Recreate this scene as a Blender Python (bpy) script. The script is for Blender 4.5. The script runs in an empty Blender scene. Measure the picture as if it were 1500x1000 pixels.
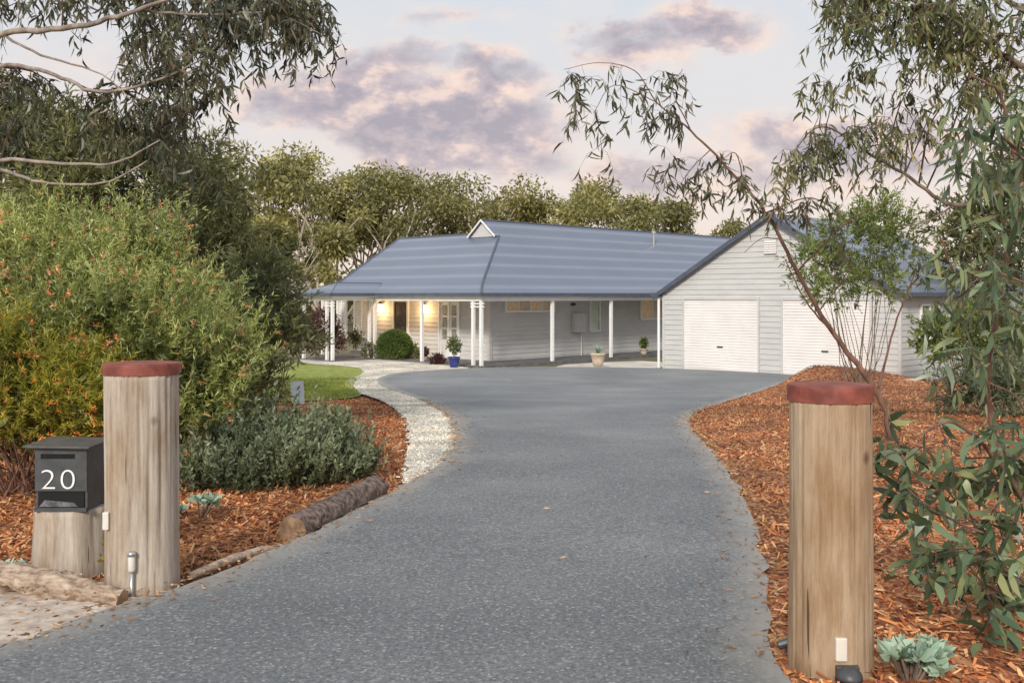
import bpy, math, random
import numpy as np
from mathutils import Vector, noise as mnoise
from mathutils.geometry import delaunay_2d_cdt
rng=np.random.default_rng(7); random.seed(7)
SC=bpy.context.scene; COL=SC.collection
F=1476.0; HY=432.0; CZ=1.5
def g(y):
    t=np.clip((np.asarray(y,float)-4)/26,0,1); return -.9*(3*t*t-2*t**3)
def P(px,py,D): return np.array([(px-750)/F*D, D, CZ-(py-HY)/F*D])
def G(px,py):
    lo,hi=1.0,90.0
    for _ in range(50):
        m=(lo+hi)/2
        if CZ-(py-HY)/F*m-float(g(m))>0: lo=m
        else: hi=m
    return np.array([(px-750)/F*lo, lo, float(g(lo))])
# ---------------------------------------------------------------- objects
ORG={}
def tag(o,label=None,cat=None,group=None,kind=None):
    if label: o['label']=label
    if cat: o['category']=cat
    if group: o['group']=group
    if kind: o['kind']=kind
    return o
def thing(name,label,cat,loc,group=None):
    o=bpy.data.objects.new(name,None); COL.objects.link(o); o.location=[float(c) for c in loc]
    o.empty_display_size=.2; ORG[o]=np.array(loc,float); return tag(o,label,cat,group)
def link_mesh(name,me,mat,parent,origin):
    o=bpy.data.objects.new(name,me); COL.objects.link(o)
    if mat: me.materials.append(mat)
    if parent: o.parent=parent
    else: o.location=[float(c) for c in origin]
    ORG[o]=np.array(origin,float); return o
def origin_of(parent,origin):
    if parent is not None: return ORG[parent]
    return np.array(origin if origin is not None else (0,0,0),float)
def np_obj(name,V,faces,mat,parent=None,origin=None,smooth=False,attr=None):
    org=origin_of(parent,origin); V=np.asarray(V,np.float64)-org
    me=bpy.data.meshes.new(name); faces=[f for f in faces if len(f)]
    nl=sum(f.size for f in faces); nf=sum(len(f) for f in faces)
    me.vertices.add(len(V)); me.vertices.foreach_set('co',V.astype(np.float32).ravel())
    me.loops.add(nl); me.loops.foreach_set('vertex_index',np.concatenate([f.ravel() for f in faces]).astype(np.int32))
    tot=np.concatenate([np.full(len(f),f.shape[1]) for f in faces]); st=np.concatenate([[0],np.cumsum(tot)[:-1]])
    me.polygons.add(nf); me.polygons.foreach_set('loop_start',st.astype(np.int32)); 
    me.update(calc_edges=True); me.validate()
    if attr is not None: me.attributes.new('tint','FLOAT','POINT').data.foreach_set('value',np.asarray(attr,np.float32))
    if smooth: me.polygons.foreach_set('use_smooth',np.ones(len(me.polygons),bool))
    return link_mesh(name,me,mat,parent,org)
class MB:
    def __init__(s): s.v=[]; s.f=[]
    def add(s,vs,fs):
        n=len(s.v); s.v+= [tuple(map(float,v)) for v in vs]; s.f+=[tuple(n+i for i in f) for f in fs]
    def ob(s,o,x,y,z):
        o,x,y,z=[np.array(q,float) for q in (o,x,y,z)]
        vs=[o,o+x,o+x+y,o+y,o+z,o+x+z,o+x+y+z,o+y+z]
        s.add(vs,[(0,3,2,1),(4,5,6,7),(0,1,5,4),(1,2,6,5),(2,3,7,6),(3,0,4,7)])
    def box(s,x0,x1,y0,y1,z0,z1): s.ob((x0,y0,z0),(x1-x0,0,0),(0,y1-y0,0),(0,0,z1-z0))
    def tube(s,pts,rad,seg=8,cap=True):
        pts=[np.array(p,float) for p in pts]; n=len(pts)
        rad=[rad]*n if np.isscalar(rad) else rad
        base=len(s.v); up=np.array([.13,.2,1.])
        for i,p in enumerate(pts):
            d=pts[min(i+1,n-1)]-pts[max(i-1,0)]; d/=np.linalg.norm(d)+1e-9
            a=np.cross(d,up); 
            if np.linalg.norm(a)<.15: a=np.cross(d,(1,.1,0))
            a/=np.linalg.norm(a); b=np.cross(d,a)
            for k in range(seg):
                t=2*math.pi*k/seg; s.v.append(tuple(p+rad[i]*(a*math.cos(t)+b*math.sin(t))))
        for i in range(n-1):
            for k in range(seg):
                k2=(k+1)%seg; s.f.append((base+i*seg+k,base+i*seg+k2,base+(i+1)*seg+k2,base+(i+1)*seg+k))
        if cap:
            s.f.append(tuple(base+k for k in range(seg))[::-1]); s.f.append(tuple(base+(n-1)*seg+k for k in range(seg)))
    def lathe(s,c,prof,seg=32,rf=None):
        base=len(s.v); n=len(prof)
        for i,(r,z) in enumerate(prof):
            for k in range(seg):
                t=2*math.pi*k/seg; rr=r*(rf(t,z) if rf else 1)
                s.v.append((c[0]+rr*math.cos(t),c[1]+rr*math.sin(t),c[2]+z))
        for i in range(n-1):
            for k in range(seg):
                k2=(k+1)%seg; s.f.append((base+i*seg+k,base+i*seg+k2,base+(i+1)*seg+k2,base+(i+1)*seg+k))
        s.f.append(tuple(base+k for k in range(seg))[::-1]); s.f.append(tuple(base+(n-1)*seg+k for k in range(seg)))
    def build(s,name,mat,parent=None,origin=None,smooth=False,uv=None,bevel=0):
        org=origin_of(parent,origin); me=bpy.data.meshes.new(name)
        me.from_pydata([tuple(np.array(v)-org) for v in s.v],[],s.f); me.update()
        if smooth:
            for p in me.polygons: p.use_smooth=len(p.vertices)<=4
            if smooth!=True: 
                me.set_sharp_from_angle(angle=smooth)
        if uv:
            l=me.uv_layers.new(name='uv'); i=0
            for fi,f in enumerate(s.f):
                for vi in f: l.data[i].uv=uv[fi](s.v[vi]); i+=1
        o=link_mesh(name,me,mat,parent,org)
        if bevel:
            m=o.modifiers.new('b','BEVEL'); m.width=bevel; m.segments=2; m.limit_method='ANGLE'
        return o
# ---------------------------------------------------------------- materials
def nt(name):
    m=bpy.data.materials.new(name); m.use_nodes=True; t=m.node_tree; b=t.nodes['Principled BSDF']; return m,t,b
def N(t,k,**kw):
    n=t.nodes.new(k)
    for a,b in kw.items():
        if a in n.inputs: n.inputs[a].default_value=b
        else: setattr(n,a,b)
    return n
def ramp(t,stops,fac=None):
    r=t.nodes.new('ShaderNodeValToRGB'); e=r.color_ramp.elements
    while len(e)<len(stops): e.new(.5)
    for i,(p,c) in enumerate(stops): e[i].position=p; e[i].color=(*c,1)
    if fac is not None: t.links.new(fac,r.inputs[0])
    return r
def mix(t,a,b,fac,mode='MIX'):
    m=t.nodes.new('ShaderNodeMix'); m.data_type='RGBA'; m.blend_type=mode
    for s,v in ((0,fac),(6,a),(7,b)):
        if hasattr(v,'links'): t.links.new(v,m.inputs[s])
        else: m.inputs[s].default_value=v if s==0 else (*v,1)
    return m.outputs[2]
def MT(t,op,a,b=None,clamp=False):
    n=t.nodes.new('ShaderNodeMath'); n.operation=op; n.use_clamp=clamp
    for i,v in enumerate((a,b)):
        if v is None: continue
        if hasattr(v,'links'): t.links.new(v,n.inputs[i])
        else: n.inputs[i].default_value=v
    return n.outputs[0]
def coords(t,scale=(1,1,1),kind='Object'):
    c=t.nodes.new('ShaderNodeTexCoord'); mp=t.nodes.new('ShaderNodeMapping'); mp.inputs['Scale'].default_value=scale
    t.links.new(c.outputs[kind],mp.inputs[0]); return mp.outputs[0]
def bump(t,b,h,strength,dist=.01):
    n=t.nodes.new('ShaderNodeBump'); n.inputs['Strength'].default_value=strength; n.inputs['Distance'].default_value=dist
    t.links.new(h,n.inputs['Height']); t.links.new(n.outputs[0],b.inputs['Normal'])
def pm(name,c1,c2,scale=5,rough=.7,bmp=.2,stretch=(1,1,1),detail=6,dist=.01,metal=0,emit=None,es=0,lo=.35,hi=.65):
    m,t,b=nt(name); co=coords(t,stretch); n=N(t,'ShaderNodeTexNoise',Scale=scale,Detail=detail,Roughness=.6)
    t.links.new(co,n.inputs['Vector']); r=ramp(t,[(lo,c1),(hi,c2)],n.outputs[0]); t.links.new(r.outputs[0],b.inputs['Base Color'])
    b.inputs['Roughness'].default_value=rough; b.inputs['Metallic'].default_value=metal
    if bmp: bump(t,b,n.outputs[0],bmp,dist)
    if emit: b.inputs['Emission Color'].default_value=(*emit,1); b.inputs['Emission Strength'].default_value=es
    return m
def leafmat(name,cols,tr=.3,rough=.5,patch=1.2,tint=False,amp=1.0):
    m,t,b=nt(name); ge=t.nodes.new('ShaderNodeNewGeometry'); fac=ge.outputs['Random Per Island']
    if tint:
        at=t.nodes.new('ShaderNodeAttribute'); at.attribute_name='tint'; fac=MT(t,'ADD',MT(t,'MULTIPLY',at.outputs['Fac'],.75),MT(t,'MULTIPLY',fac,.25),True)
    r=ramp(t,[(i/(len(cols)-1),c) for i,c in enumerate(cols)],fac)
    n=N(t,'ShaderNodeTexNoise',Scale=patch,Detail=3); t.links.new(coords(t),n.inputs['Vector'])
    rr=ramp(t,[(.35,(.6,.65,.6)),(.65,(1.3,1.25,1.1))],n.outputs[0])
    c=mix(t,r.outputs[0],rr.outputs[0],1.0,'MULTIPLY'); t.links.new(c,b.inputs['Base Color'])
    b.inputs['Roughness'].default_value=rough
    if tr:
        tl=t.nodes.new('ShaderNodeBsdfTranslucent'); t.links.new(c,tl.inputs[0]); ms=t.nodes.new('ShaderNodeMixShader'); ms.inputs[0].default_value=tr
        t.links.new(b.outputs[0],ms.inputs[1]); t.links.new(tl.outputs[0],ms.inputs[2])
        t.links.new(ms.outputs[0],t.nodes['Material Output'].inputs[0])
    return m
M={}
M['white']=pm('white_paint',(.76,.76,.75),(.84,.84,.83),3,.5,.03)
M['siding']=pm('grey_weatherboard',(.53,.52,.51),(.59,.58,.57),1.5,.6,.03,(1,1,4))
M['gsiding']=pm('garage_weatherboard',(.50,.50,.495),(.56,.56,.55),1.5,.6,.03,(1,1,4))
M['gdoor']=pm('roller_door_paint',(.76,.735,.72),(.82,.80,.785),2,.45,.02)
M['dark']=pm('charcoal_metal',(.04,.045,.05),(.07,.075,.08),12,.45,.1)
M['lid']=pm('dark_bronze_lid',(.05,.045,.04),(.10,.09,.08),18,.5,.1)
M['trim']=pm('blue_grey_trim',(.065,.08,.115),(.09,.105,.145),4,.45,.03)
M['floor']=pm('verandah_paving',(.10,.10,.105),(.17,.17,.17),4,.7,.1)
M['warm']=pm('lit_window_glass',(.30,.24,.17),(.48,.40,.30),9,.4,0,emit=(1,.6,.3),es=.10)
M['cream']=pm('cream_shutter',(.62,.52,.40),(.72,.62,.49),6,.5,0)
M['dglass']=pm('door_glass',(.22,.23,.23),(.42,.41,.38),5,.12,0)  # pale pane tone is reflected light put into the base colour
M['glow']=pm('lamp_glass',(1,.8,.5),(1,.85,.55),3,.5,0,emit=(1,.62,.25),es=14)
M['cap']=pm('rust_red_cap',(.15,.036,.026),(.31,.085,.058),11,.7,.25,dist=.002,detail=10)
M['terra']=pm('cream_pot',(.5,.4,.3),(.66,.55,.43),8,.8,.2)
M['blue']=pm('cobalt_glaze',(.02,.03,.16),(.04,.06,.26),4,.2,0)
M['silver']=pm('brushed_steel',(.45,.46,.47),(.6,.6,.6),20,.3,.1,metal=.8)
M['plate']=pm('off_white_plastic',(.62,.59,.52),(.70,.67,.6),20,.4,0)
M['dim_reflect']=pm('painted_dim_reflection',(.05,.05,.06),(.18,.18,.2),30,.8,.1)
M['bark']=pm('grey_bark',(.08,.06,.045),(.24,.19,.15),14,.9,.6,(1,1,.25),dist=.02)
M['twig']=pm('dark_twigs',(.05,.035,.03),(.12,.08,.06),14,.9,.2)
M['pale_bark']=pm('pale_gum_bark',(.16,.125,.105),(.38,.32,.27),9,.85,.4,(1,1,.3),dist=.015)
M['far_bark']=pm('cream_gum_bark',(.30,.24,.19),(.55,.47,.39),2,.85,.4,(1,1,.3),dist=.015)
M['red_bark']=pm('reddish_bark',(.10,.05,.038),(.25,.14,.10),12,.8,.4,(1,1,.3))
M['sign']=pm('pale_blue_sign_face',(.48,.60,.68),(.66,.74,.80),9,.5,.02)
M['cut']=pm('cut_timber_end',(.16,.09,.05),(.36,.24,.15),16,.9,.3)
m,t,b=nt('window_glass'); b.inputs['Base Color'].default_value=(.10,.12,.12,1); b.inputs['Roughness'].default_value=.08; M['glass']=m
m,t,b=nt('green_painted_reflection'); n=N(t,'ShaderNodeTexNoise',Scale=6.0,Detail=4.0); t.links.new(coords(t),n.inputs['Vector'])
r=ramp(t,[(.35,(.1,.3,.05)),(.6,(.35,.6,.25))],n.outputs[0]); t.links.new(r.outputs[0],b.inputs['Base Color']); b.inputs['Roughness'].default_value=.1; M['gglass']=m  # green garden reflection painted as mottled base colour
def wood(name,cols,s=1.0,crack=.32):
    m,t,b=nt(name); a=N(t,'ShaderNodeTexNoise',Scale=10*s,Detail=10.0,Roughness=.8); t.links.new(coords(t,(3.0,3.0,.22)),a.inputs['Vector'])
    c=N(t,'ShaderNodeTexNoise',Scale=3.0,Detail=6.0,Roughness=.6); t.links.new(coords(t,(1.5,1.5,.6)),c.inputs['Vector'])
    r=ramp(t,[(.28,cols[0]),(.41,cols[1]),(.56,cols[2]),(.72,cols[3])],a.outputs[0])
    rr=ramp(t,[(.32,(.70,.58,.45)),(.5,(.97,.95,.94)),(.66,(1.10,1.10,1.12))],c.outputs[0]); cc=mix(t,r.outputs[0],rr.outputs[0],1.0,'MULTIPLY')
    k=N(t,'ShaderNodeTexNoise',Scale=9*s,Detail=3.0); t.links.new(coords(t,(3.6,3.6,.16)),k.inputs['Vector'])
    kr=ramp(t,[(crack-.02,(.10,.065,.045)),(crack,(1,1,1))],k.outputs[0]); cc=mix(t,cc,kr.outputs[0],.8,'MULTIPLY')
    v=N(t,'ShaderNodeTexVoronoi',Scale=3.2); t.links.new(coords(t,(1,1,.8)),v.inputs['Vector']); kn=ramp(t,[(.035,(.25,.17,.12)),(.09,(1,1,1))],v.outputs['Distance']); cc=mix(t,cc,kn.outputs[0],.8,'MULTIPLY')
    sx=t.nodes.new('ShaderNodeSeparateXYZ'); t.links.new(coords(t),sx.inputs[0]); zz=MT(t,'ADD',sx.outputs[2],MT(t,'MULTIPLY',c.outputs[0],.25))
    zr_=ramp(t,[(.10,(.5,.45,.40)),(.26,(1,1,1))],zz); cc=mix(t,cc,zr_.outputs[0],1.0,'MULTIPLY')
    t.links.new(cc,b.inputs['Base Color']); b.inputs['Roughness'].default_value=.88
    bump(t,b,MT(t,'ADD',a.outputs[0],kr.outputs[0]),.8,.01); return m
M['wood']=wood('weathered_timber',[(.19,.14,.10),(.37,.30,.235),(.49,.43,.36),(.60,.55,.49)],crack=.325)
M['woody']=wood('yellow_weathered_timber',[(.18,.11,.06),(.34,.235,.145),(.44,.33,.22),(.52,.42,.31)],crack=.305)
M['logbark']=pm('log_bark',(.05,.032,.026),(.32,.23,.19),26,.9,1,(1,1,1),dist=.03,detail=10)
M['drift']=pm('pale_log_wood',(.20,.13,.09),(.54,.43,.33),12,.9,.8,(1,3,3),dist=.02,detail=9)
# asphalt
m,t,b=nt('driveway_asphalt'); co=coords(t)
big=N(t,'ShaderNodeTexNoise',Scale=.5,Detail=6.0,Roughness=.62); t.links.new(co,big.inputs['Vector'])
fine=N(t,'ShaderNodeTexNoise',Scale=42.0,Detail=8.0,Roughness=.9); t.links.new(co,fine.inputs['Vector'])
vo=N(t,'ShaderNodeTexVoronoi',Scale=95.0); t.links.new(co,vo.inputs['Vector'])
r1=ramp(t,[(.3,(.155,.167,.178)),(.5,(.205,.218,.228)),(.7,(.275,.285,.29))],big.outputs[0])
r2=ramp(t,[(.34,(.22,.22,.22)),(.5,(.92,.92,.92)),(.66,(2.0,2.0,2.0))],fine.outputs[0]); c=mix(t,r1.outputs[0],r2.outputs[0],.9,'MULTIPLY')
sep=t.nodes.new('ShaderNodeSeparateColor'); t.links.new(vo.outputs['Color'],sep.inputs[0])
sp=ramp(t,[(.90,(0,0,0)),(.97,(.7,.7,.7))],sep.outputs[0]); c=mix(t,c,(.54,.52,.49),sp.outputs[0])
at=t.nodes.new('ShaderNodeAttribute'); at.attribute_name='tint'; en=N(t,'ShaderNodeTexNoise',Scale=6.0,Detail=8.0,Roughness=.7); t.links.new(co,en.inputs['Vector'])
ef=MT(t,'MULTIPLY',MT(t,'SUBTRACT',MT(t,'ADD',at.outputs['Fac'],en.outputs[0]),.92),1.7,True); c=mix(t,c,(.38,.36,.33),ef)
t.links.new(c,b.inputs['Base Color']); b.inputs['Roughness'].default_value=.8; bump(t,b,fine.outputs[0],.8,.014); M['asphalt']=m
def vor(name,scale,stops,rough=.9,bs=.8,bd=.02,stretch=(1,1,1),warp=0):
    m,t,b=nt(name); co=coords(t,stretch)
    if warp:
        nn=N(t,'ShaderNodeTexNoise',Scale=7.0,Detail=2.0); t.links.new(co,nn.inputs['Vector'])
        co=mix(t,co,nn.outputs['Color'],warp,'ADD')
    v=N(t,'ShaderNodeTexVoronoi',Scale=scale); t.links.new(co,v.inputs['Vector'])
    s=t.nodes.new('ShaderNodeSeparateColor'); t.links.new(v.outputs['Color'],s.inputs[0]); r=ramp(t,stops,s.outputs[0])
    n=N(t,'ShaderNodeTexNoise',Scale=1.1,Detail=5.0); t.links.new(coords(t),n.inputs['Vector']); rr=ramp(t,[(.35,(.75,.73,.71)),(.65,(1.15,1.13,1.1))],n.outputs[0])
    c=mix(t,r.outputs[0],rr.outputs[0],1.0,'MULTIPLY'); t.links.new(c,b.inputs['Base Color']); b.inputs['Roughness'].default_value=rough
    bump(t,b,v.outputs['Distance'],bs,bd); return m
M['mulch']=vor('wood_chip_mulch',36,[(0,(.11,.036,.015)),(.3,(.29,.10,.045)),(.65,(.47,.19,.08)),(1,(.60,.34,.17))],stretch=(1,.45,1),warp=.12)
M['gravel']=vor('white_gravel',50,[(0,(.50,.45,.40)),(.3,(.70,.66,.61)),(1,(.86,.83,.79))],bs=.4)
M['sand']=pm('sandy_verge',(.38,.30,.24),(.66,.58,.50),9,.95,.8,detail=12,dist=.03)
M['lawn']=pm('lawn_turf',(.16,.21,.03),(.34,.37,.08),4,.9,.5,detail=10,dist=.03)
M['ground']=pm('dry_grassy_earth',(.12,.12,.05),(.24,.20,.11),1.2,.95,.5,detail=9,dist=.03)
# roof
m,t,b=nt('corrugated_blue_grey_roof'); uvc=coords(t,(1,1,1),'UV')
w=N(t,'ShaderNodeTexWave',Scale=2.6); w.bands_direction='X'; t.links.new(uvc,w.inputs['Vector'])
wb=N(t,'ShaderNodeTexWave',Scale=.42,Distortion=.6,Detail=2.0); wb.bands_direction='Y'; wb.inputs['Detail Scale'].default_value=.6; t.links.new(coords(t,(.10,1,1),'UV'),wb.inputs['Vector'])
fn=N(t,'ShaderNodeTexNoise',Scale=.5,Detail=3.0); t.links.new(uvc,fn.inputs['Vector'])
r=ramp(t,[(.0,(.18,.215,.285)),(.7,(.19,.225,.295)),(.94,(.25,.275,.335)),(1,(.265,.285,.345))],wb.outputs[0]); r2=ramp(t,[(0,(.66,.66,.68)),(.35,(.98,.98,.98)),(1,(1.13,1.13,1.13))],w.outputs[0])  # paler bands are painted-in reflection; rib valleys are darkened in the colour
c=mix(t,r.outputs[0],r2.outputs[0],1.0,'MULTIPLY'); r3=ramp(t,[(.3,(.96,.96,.96)),(.7,(1.04,1.04,1.04))],fn.outputs[0]); c=mix(t,c,r3.outputs[0],1.0,'MULTIPLY')
t.links.new(c,b.inputs['Base Color']); b.inputs['Roughness'].default_value=.42; b.inputs['Metallic'].default_value=.15; bump(t,b,w.outputs[0],.5,.02); M['roof']=m
# foliage
LM=leafmat
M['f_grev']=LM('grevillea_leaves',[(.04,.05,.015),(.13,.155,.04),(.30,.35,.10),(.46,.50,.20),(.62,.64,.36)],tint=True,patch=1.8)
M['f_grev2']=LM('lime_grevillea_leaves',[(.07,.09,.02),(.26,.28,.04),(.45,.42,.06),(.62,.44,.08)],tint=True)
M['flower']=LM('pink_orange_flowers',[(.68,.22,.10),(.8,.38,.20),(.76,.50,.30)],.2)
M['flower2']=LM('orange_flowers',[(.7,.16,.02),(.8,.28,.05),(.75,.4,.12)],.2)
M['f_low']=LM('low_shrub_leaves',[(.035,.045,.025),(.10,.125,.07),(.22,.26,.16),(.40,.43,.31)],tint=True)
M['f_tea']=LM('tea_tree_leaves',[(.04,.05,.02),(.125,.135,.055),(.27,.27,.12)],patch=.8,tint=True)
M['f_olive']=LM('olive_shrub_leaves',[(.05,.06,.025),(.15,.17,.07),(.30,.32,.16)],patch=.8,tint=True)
M['f_gum']=LM('gum_leaves',[(.035,.04,.025),(.07,.08,.05),(.14,.15,.09),(.17,.12,.08)],.2,.4)
M['f_gumr']=LM('olive_gum_leaves',[(.05,.06,.03),(.12,.14,.06),(.22,.24,.12),(.27,.21,.11)],.25,.4)
M['f_near']=LM('broad_gum_leaves',[(.05,.08,.045),(.10,.15,.085),(.18,.25,.15),(.28,.30,.15)],.2,.35,patch=2)
M['f_bk1']=LM('forest_leaves_olive',[(.15,.145,.045),(.31,.29,.11),(.50,.45,.21)],.35,patch=.3)
M['f_bk2']=LM('forest_leaves_dark',[(.10,.105,.04),(.23,.225,.09),(.39,.36,.17)],.35,patch=.3)
M['f_bk3']=LM('forest_leaves_golden',[(.20,.185,.03),(.44,.41,.08),(.62,.54,.15)],.35,patch=.3)
M['f_bkt']=LM('thicket_leaves',[(.035,.05,.02),(.12,.13,.05),(.26,.26,.12)],patch=.5,tint=True)
M['f_bright']=LM('bright_green_leaves',[(.06,.09,.025),(.15,.20,.055),(.29,.34,.12)],patch=1.5,tint=True)
M['f_ball']=LM('clipped_box_leaves',[(.05,.09,.02),(.12,.18,.04),(.20,.27,.08)],tint=True)
M['f_plum']=LM('plum_leaves',[(.05,.02,.025),(.12,.05,.055),(.2,.11,.1)],tint=True)
M['succ']=LM('pale_succulent',[(.24,.36,.30),(.34,.46,.38),(.42,.52,.42)],.1,.4,3)
M['chips']=LM('loose_wood_chips',[(.13,.04,.018),(.40,.13,.05),(.58,.24,.095),(.72,.45,.25)],0,.9,.9)
M['litter']=LM('dead_leaves',[(.2,.1,.05),(.36,.2,.11),(.5,.36,.24)],0,.8)
M['pebble']=LM('white_pebbles',[(.5,.45,.40),(.74,.70,.65),(.88,.86,.83)],0,.8)
M['blades']=LM('grass_blades',[(.14,.20,.03),(.30,.36,.07),(.42,.42,.12)],.2,.6)
# ---------------------------------------------------------------- foliage tools
def nrm(a): return a/(np.linalg.norm(a,axis=-1,keepdims=True)+1e-9)
def rdir(n): return nrm(rng.normal(size=(n,3)))
def leaf_geo(B,D,L,W,sickle=False):
    n=len(B); D=nrm(D); L=np.broadcast_to(L,(n,))[:,None]; W=np.broadcast_to(W,(n,))[:,None]
    S=nrm(np.cross(D,rdir(n))); Nn=np.cross(S,D)
    if not sickle:
        V=np.stack([B,B+D*L*.45+S*W*.5,B+D*L,B+D*L*.45-S*W*.5],1).reshape(-1,3)
        i=np.arange(n)[:,None]*4; return V,[i+np.arange(4)[None]]
    k=rng.uniform(.05,.28,(n,1))*L; q=rng.uniform(-.15,.15,(n,1))*L
    V=np.stack([B,B+D*L*.28+S*(W*.46+k*.3),B+D*L*.28-S*(W*.46-k*.3),B+D*L*.66+S*(W*.36+k*.25)+Nn*q*.5,B+D*L*.66-S*(W*.36-k*.25)+Nn*q*.5,B+D*L-S*k*.4+Nn*q],1).reshape(-1,3)
    i=np.arange(n)[:,None]*6
    return V,[i+np.array([[0,1,2]]),i+np.array([[1,3,4,2]]),i+np.array([[3,5,4]])]
def merge(gs):
    Vs=[];by={};o=0
    for V,fs in gs:
        for f in fs: by.setdefault(f.shape[1],[]).append(f+o)
        Vs.append(V); o+=len(V)
    return np.concatenate(Vs),[np.concatenate(f) for f in by.values()]
def shell(blobs,n,lo=.72,hi=1.08,up=-1.0,rej=.68):
    bl=np.array(blobs,float); w=(bl[:,3]*bl[:,4]+bl[:,3]*bl[:,5]+bl[:,4]*bl[:,5]); w/=w.sum()
    out=[];od=[];tot=0
    for _ in range(12):
        m=int(n*1.6)+50; k=rng.choice(len(bl),m,p=w); d=rdir(m); r=rng.uniform(lo,hi,m)[:,None]
        p=bl[k,:3]+d*r*bl[k,3:6]; ok=d[:,2]>up
        for j in range(len(bl)):
            q=np.linalg.norm((p-bl[j,:3])/bl[j,3:6],axis=1); ok&=~((q<rej)&(k!=j))
        ok&=p[:,2]>g(p[:,1])+.02
        out.append(p[ok]); od.append(nrm(d[ok]/bl[k[ok],3:6])); tot+=ok.sum()
        if tot>=n: break
    return np.concatenate(out)[:n],np.concatenate(od)[:n]
def lumps(blobs,k,r,up=-.3,off=1.1):
    p,d=shell(blobs,k,lo=.85,hi=off,up=up); return list(blobs)+[(*q,*([r*rng.uniform(.6,1.3)]*3)) for q in p]
def sprigs(p,a,l,K,nl,nw,spread=.8,sickle=False):
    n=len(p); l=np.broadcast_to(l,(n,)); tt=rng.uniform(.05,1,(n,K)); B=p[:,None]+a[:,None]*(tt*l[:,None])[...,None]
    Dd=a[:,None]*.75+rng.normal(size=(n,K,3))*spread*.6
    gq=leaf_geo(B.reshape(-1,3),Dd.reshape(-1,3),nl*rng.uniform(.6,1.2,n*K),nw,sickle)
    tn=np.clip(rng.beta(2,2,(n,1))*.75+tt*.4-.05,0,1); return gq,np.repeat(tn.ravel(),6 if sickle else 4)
def bush(name,label,cat,base,blobs,mat,nspr,K,sl,nl,nw,up=.5,stem='bark',nstem=9,fill=0,fl=None,group=None,spread=.8,lo=.72,fillsize=.12,sickle=False):
    t=thing(name,label,cat,base,group)
    p,d=shell(blobs,nspr,lo=lo,up=-.75); a=nrm(d+np.array([0,0,up])+rng.normal(size=d.shape)*.35)
    ll=sl*rng.uniform(.5,1.4,len(p)); ll=ll*np.where(rng.uniform(0,1,len(p))<.08,1.45,1)
    gq,tn=sprigs(p,a,ll,K,nl,nw,spread,sickle); gs=[gq]
    if fill:
        q,dq=shell(blobs,fill,lo=.3,hi=.8,rej=.2); gs.append(leaf_geo(q,rdir(len(q)),fillsize,fillsize*.35)); tn=np.concatenate([tn,np.repeat(rng.uniform(0,.25,len(q)),4)])  # inner leaves tinted dark: shade inside the bush put into their colour
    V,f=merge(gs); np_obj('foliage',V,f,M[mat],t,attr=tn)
    if stem:
        mb=MB(); bl=np.array(blobs)
        for i in range(nstem):
            b=bl[rng.integers(len(bl))]; e=b[:3]+rdir(1)[0]*b[3:6]*.6; s=np.array(base)+np.array([rng.normal()*.12,rng.normal()*.1,-.05])
            mid=(s*.55+e*.45)+np.array([rng.normal()*.1,rng.normal()*.1,-.1]); h=max(.01,.02*bl[:,5].max())
            mb.tube([s,mid,e],[h,h*.7,h*.3],5)
        mb.build('stems',M[stem],t)
    if fl:
        p,d=shell(blobs,fl[1],lo=.97,hi=1.16,up=-.4); gq,_=sprigs(p+d*sl*.5,nrm(d+.3*rng.normal(size=d.shape)),fl[2],14,fl[3],fl[3]*.25,1.2)
        np_obj('flowers',gq[0],gq[1],M[fl[0]],t)
    return t
def smoothpath(pts,n=6):
    p=np.array(pts,float); p=np.vstack([2*p[0]-p[1],p,2*p[-1]-p[-2]]); out=[]
    for i in range(1,len(p)-2):
        for k in range(n):
            t=k/n; out.append(.5*((2*p[i])+(-p[i-1]+p[i+1])*t+(2*p[i-1]-5*p[i]+4*p[i+1]-p[i+2])*t*t+(-p[i-1]+3*p[i]-3*p[i+1]+p[i+2])*t**3))
    out.append(p[-2]); out=np.array(out); out[:,3]=np.maximum(out[:,3],.0015); return out
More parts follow.
